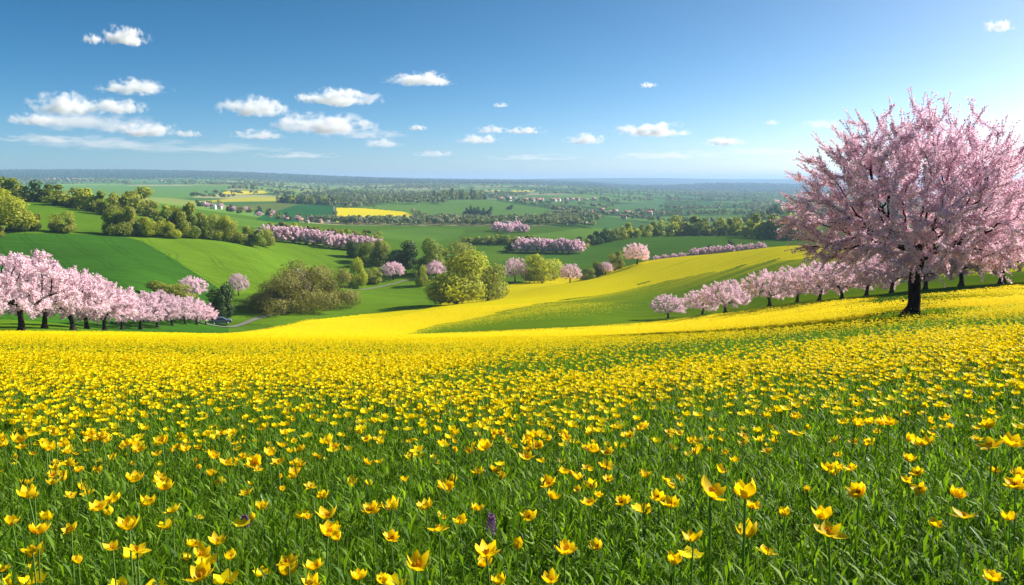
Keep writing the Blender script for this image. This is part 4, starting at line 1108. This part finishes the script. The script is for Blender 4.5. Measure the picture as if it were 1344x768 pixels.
BIG = [  # px, py (bloom middle), bloom width px, form, label
 (932, 640, 44, 'open', 'large open yellow tulip, left one of the pair right of centre'),
 (978, 645, 38, 'cup', 'large yellow tulip cup, right one of the tall pair right of centre'),
 (1088, 690, 48, 'wide', 'widest yellow tulip with a low petal, front right of the tall pair'),
 (1078, 674, 26, 'cup', 'yellow tulip close behind the widest bloom on the right'),
 (910, 703, 30, 'open', 'open yellow tulip low below the left of the tall pair'),
 (1128, 643, 27, 'many', 'shaggy yellow tulip on a long bare stem right of the widest bloom'),
 (1030, 673, 19, 'cup', 'small closed yellow tulip between the tall pair and the widest bloom'),
 (885, 735, 26, 'cup', 'yellow tulip leaning at the bottom below the tall pair'),
 (988, 662, 22, 'many', 'small shaggy yellow tulip just under the right tulip of the pair'),
 (880, 660, 24, 'many', 'yellow tulip left of the tall pair, right of two close together'),
 (864, 652, 19, 'cup', 'yellow tulip left of the tall pair, left of two close together'),
 (818, 657, 22, 'many', 'round yellow tulip standing apart midway between orchid and tall pair'),
 (785, 649, 14, 'many', 'small yellow tulip right above the orchid, by a paler one'),
 (725, 650, 21, 'many', 'shaggy yellow tulip up and right of the purple orchid'),
 (695, 677, 21, 'cup', 'closed yellow tulip on a straight stem right of the purple orchid'),
 (742, 718, 30, 'many', 'large shaggy yellow tulip low right of the purple orchid'),
 (785, 716, 17, 'cup', 'small yellow tulip right of the large shaggy low one'),
 (723, 758, 32, 'open', 'yellow tulip at the bottom edge below the large shaggy one'),
 (655, 762, 22, 'cup', 'closed yellow tulip at the bottom edge below the orchid'),
 (547, 736, 44, 'open', 'largest open yellow tulip at the bottom left of centre'),
 (576, 689, 34, 'wide', 'wide open yellow tulip above the largest bottom bloom'),
 (603, 683, 18, 'cup', 'small yellow tulip touching the right of the wide open one'),
 (627, 666, 19, 'many', 'shaggy yellow tulip up and left of the orchid'),
 (513, 704, 21, 'many', 'round yellow tulip left of the largest bottom bloom'),
 (487, 667, 23, 'many', 'pale yellow tulip in the grass up left of the wide open one'),
 (472, 755, 25, 'many', 'ragged yellow tulip at the bottom edge left of the largest bloom'),
 (502, 761, 18, 'cup', 'small yellow tulip at the bottom edge beside the ragged one'),
 (430, 695, 30, 'many', 'full yellow tulip heading a clump of three left of centre'),
 (442, 705, 18, 'cup', 'yellow tulip at the lower right of the clump of three'),
 (402, 677, 16, 'many', 'small yellow tulip above the clump of three'),
 (378, 732, 31, 'wide', 'flat open yellow tulip low left of the clump of three'),
 (413, 742, 26, 'many', 'yellow tulip right of the flat open one near the bottom'),
 (411, 762, 30, 'open', 'open yellow tulip cut by the bottom edge left of centre'),
 (344, 664, 18, 'cup', 'small closed yellow tulip left of the clump of three'),
 (265, 724, 29, 'open', 'upper yellow tulip of the bottom pair left of the flat one'),
 (264, 753, 34, 'many', 'lower double yellow tulip of the bottom pair'),
 (252, 712, 20, 'many', 'small yellow tulip peeking behind the bottom pair'),
 (301, 731, 17, 'cup', 'small yellow tulip right of the bottom pair'),
 (180, 716, 36, 'wide', 'large star shaped yellow tulip low on the left'),
 (148, 716, 24, 'open', 'yellow tulip immediately left of the star shaped one'),
 (170, 687, 32, 'many', 'full yellow tulip above the star shaped one'),
 (228, 667, 22, 'open', 'open yellow tulip up right of the star shaped one'),
 (217, 637, 25, 'many', 'shaggy yellow tulip far up from the star shaped one'),
 (130, 664, 24, 'many', 'upper yellow tulip of two close together on the left'),
 (145, 671, 16, 'cup', 'lower yellow tulip of two close together on the left'),
 (94, 692, 21, 'open', 'open yellow tulip between the left edge group and the star one'),
 (50, 694, 29, 'many', 'wide shaggy yellow tulip near the left edge'),
 (43, 719, 29, 'open', 'open yellow tulip under the wide shaggy one near the left edge'),
 (16, 684, 20, 'cup', 'yellow tulip cup at the left edge above the others'),
 (2, 745, 22, 'open', 'yellow tulip cut off by the left edge low down'),
 (1266, 671, 36, 'wide', 'big flat yellow tulip on the right, petals spread'),
 (1256, 647, 24, 'many', 'shaggy yellow tulip just above the big flat one on the right'),
 (1302, 578, 38, 'wide', 'tall wide yellow tulip rising above the others at the right'),
 (1328, 579, 30, 'many', 'yellow tulip right beside the tall wide one'),
 (1297, 557, 22, 'cup', 'yellow tulip behind the tall wide one at the right'),
 (1300, 755, 24, 'many', 'yellow tulip alone at the bottom right corner'),
 (1325, 678, 20, 'cup', 'closed yellow tulip right of the big flat one'),
 (1332, 634, 26, 'many', 'lower yellow tulip of the pair at the right edge'),
 (1336, 620, 22, 'open', 'upper yellow tulip of the pair at the right edge'),
 (1226, 686, 15, 'many', 'small yellow tulip deep in the grass left of the big flat one'),
 (1192, 601, 16, 'cup', 'single small yellow tulip in a bare patch of grass on the right'),
 (1214, 579, 24, 'many', 'yellow tulip up right of the bare patch of grass'),
 (1103, 614, 13, 'cup', 'left small yellow tulip of the pair above the widest bloom'),
 (1118, 614, 17, 'many', 'right small yellow tulip of the pair above the widest bloom'),
]
GRP = 'yellow wild tulips in the near meadow'
taken = []
for px, py, wp, kind, lab in BIG:
    hb = np.clip(.30 + (wp - 15) * .006, .30, .46) * rng.uniform(.97, 1.03)
    x, y = ray_bloom(px, py + wp * .25, hb)
    tulip(x, y, hb, np.clip(wp * y / F_PX, .035, .095), kind, lab, GRP); taken.append((x, y))
# others, density growing with distance and gathered in loose drifts
xs, ys, zs = scatter(1.9, 14, 170)
drift = vnoise(xs * .9, ys * .55, 51) * .6 + vnoise(xs * 2.6, ys * 2.2, 52) * .4
qx, qy = proj(xs, ys, zs)
want = np.interp(ys, [1.9, 3, 4, 5, 7, 10, 20], [.07, .14, .24, .34, .58, .85, .95]) * np.clip(.05 + 2.0 * drift - .15, .12, 1.7)
want *= np.interp(np.abs(qx - 1130), [0, 120, 260], [.55, .8, 1.0])
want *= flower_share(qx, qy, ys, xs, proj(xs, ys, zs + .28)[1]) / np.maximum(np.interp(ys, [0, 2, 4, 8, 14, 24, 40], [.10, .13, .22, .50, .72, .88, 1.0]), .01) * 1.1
pick = rng.uniform(0, 1, len(xs)) < want
xs, ys, zs = xs[pick], ys[pick], zs[pick]
T = np.array(taken)
dm = np.min(np.hypot(xs[:, None] - T[None, :, 0], ys[:, None] - T[None, :, 1]), 1)
qx, qy = proj(xs, ys, zs + .3)
inview = (qx > -10) & (qx < 1354) & (qy < 790)
order = np.argsort(ys + 100 * (~inview) + 100 * (dm < .10))
nind = 298 - len(BIG)
ind = order[:nind]
zones = [(0, 240, 'at the far left'), (240, 480, 'left of the clump of three'), (480, 700, 'round the purple orchid'), (700, 920, 'left of the tall pair'), (920, 1130, 'behind the tall pair'), (1130, 1345, 'towards the right edge')]
for i in ind:
    zt = next((t for a, b, t in zones if a <= qx[i] < b), zones[0][2] if qx[i] < 0 else zones[-1][2])
    kind = ['cup', 'many', 'open', 'many', 'wide', 'bud', 'cup', 'open'][int(rng.integers(0, 8))]
    w_ = rng.uniform(.040, .070)
    tulip(xs[i], ys[i], rng.uniform(.22, .36), w_, kind, f'small yellow wild tulip deep in the meadow grass {zt}', 'small yellow wild tulips ' + zt)

def cups(x, y, z, w, npet, opn):
    n = len(x); i = np.repeat(np.arange(n), npet); k = np.tile(np.arange(npet), n)
    az = k * 2 * np.pi / npet + rng.uniform(0, 6.28, n)[i] + rng.normal(0, .15, len(i))
    o = np.array([np.cos(az), np.sin(az), np.zeros(len(i))]).T; s = np.array([-np.sin(az), np.cos(az), np.zeros(len(i))]).T
    el = (opn * rng.uniform(.7, 1.3, n))[i] + rng.normal(0, .12, len(i))
    d = o * np.cos(el)[:, None] + np.array([0, 0, 1]) * np.sin(el)[:, None]
    d0 = o * np.cos(el * .6)[:, None] + np.array([0, 0, 1]) * np.sin(el * .6)[:, None]
    L_ = (w * .62)[i, None]
    B = np.stack([x, y, z], 1)[i]
    tl = rng.normal(0, .18, (n, 2)); 
    mid = B + d0 * L_ * .5; tip = B + d0 * L_ * .5 + d * L_ * .55
    V = np.stack([B, mid + s * L_ * .50, tip, mid - s * L_ * .50], 1)
    V[..., 0] += (V[..., 2] - B[:, None, 2]) * tl[i, 0][:, None]; V[..., 1] += (V[..., 2] - B[:, None, 2]) * tl[i, 1][:, None]
    return V.reshape(-1, 3), np.arange(len(i) * 4).reshape(-1, 4)

parts, stems = [], []
rest = order[nind:]
X, Y_, Z = xs[rest], ys[rest], zs[rest]
hb = rng.uniform(.18, .34, len(X)); W = rng.uniform(.050, .070, len(X))
parts.append(cups(X, Y_, Z + hb, W, 7, rng.uniform(.5, 1.35, len(X))))
nn = Y_ < 9
stems.append(tubes(np.stack([X, Y_, Z], 1)[nn], np.stack([X, Y_, Z + hb], 1)[nn], np.full(nn.sum(), .003), np.full(nn.sum(), .0025), 4))
for d0, d1, dens, np_, wmin in [(3.4, 8, 60, 6, .044), (7, 13, 190, 6, .041), (12, 22, 270, 6, .041), (20, 40, 170, 5, .053), (38, 75, 60, 4, .075), (70, 172, 16, 3, .13)]:
    x, y, z = scatter(d0, d1, dens)
    qx, qy = proj(x, y, z)
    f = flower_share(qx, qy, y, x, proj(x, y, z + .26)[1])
    dr = vnoise(x * .8, y * .5, 61)
    keep = rng.uniform(0, 1, len(x)) < f * np.clip(.35 + 1.2 * dr, 0, 1.2)
    x, y, z = x[keep], y[keep], z[keep]
    parts.append(cups(x, y, z + rng.uniform(.16, .36, len(x)), wmin * rng.uniform(.6, 1.35, len(x)), np_, rng.uniform(.25, 1.2, len(x))))
V, F = join(parts)
o = add('flower_carpet', mesh_np('flower_carpet', V, F, M_PETAL_F)); tag(o, 'yellow flowers carpeting the sloping meadow beyond the nearest blooms', 'flowers', kind='stuff')
V, F = join(stems)
o = add('flower_stalks', mesh_np('flower_stalks', V, F, M_STEM)); tag(o, 'thin green stalks of the farther yellow meadow flowers', 'stalks', kind='stuff')

# ------------------------------------------------------------------ purple orchids
M_ORCH = leafy('orchid_petal', [(.22, .08, .25), (.34, .17, .38), (.45, .30, .46), (.16, .06, .18)], .3, (1, .9, 1), .6, .1)
def orchid(px, py, hb, label, spike=.055):
    x, y = ray_bloom(px, py, hb)
    r = empty('wild_orchid', (x, y, float(ground_z(x, y))), rng.uniform(0, 6))
    s = add('stem', STEMS[0], r); s.scale = (.8, .8, hb + spike * .35)
    n = 26; f = np.linspace(0, 1, n); a = f * 30
    ctr = np.stack([np.cos(a) * .010 * (1.2 - f), np.sin(a) * .010 * (1.2 - f), hb - spike * .5 + f * spike], 1)
    ps = []
    for c, aa in zip(ctr, a):
        for j in range(4):
            d = np.array([[math.cos(aa + (j - 1.5) * .6), math.sin(aa + (j - 1.5) * .6), .4 - .35 * j]])
            ps.append(leaf_quads(c[None] + unit(d) * .006, unit(d + rng.normal(0, .3, (1, 3))), [.0055], .7))
    V, F = join(ps); add('flower_spike', mesh_np('flower_spike', V, F, M_ORCH), r)
    l = add('leaf', LEAVES[0], r); l.scale = (.6, .6, .6)
    tag(r, label, 'orchid')
orchid(645, 687, .30, 'purple orchid spike in the grass between yellow tulips')
orchid(321, 684, .26, 'faint small purple orchid in the grass on the left', .032)
print('OBJS', len(bpy.data.objects), 'wood', nwood, 'z', zmin, zmax)
print('crown faces', len(big_cr.polygons), [len(a[1].polygons) for a in row_v+far_v], 'carpet', len(bpy.data.meshes['flower_carpet'].polygons), 'grass', len(bpy.data.meshes['grass'].polygons))
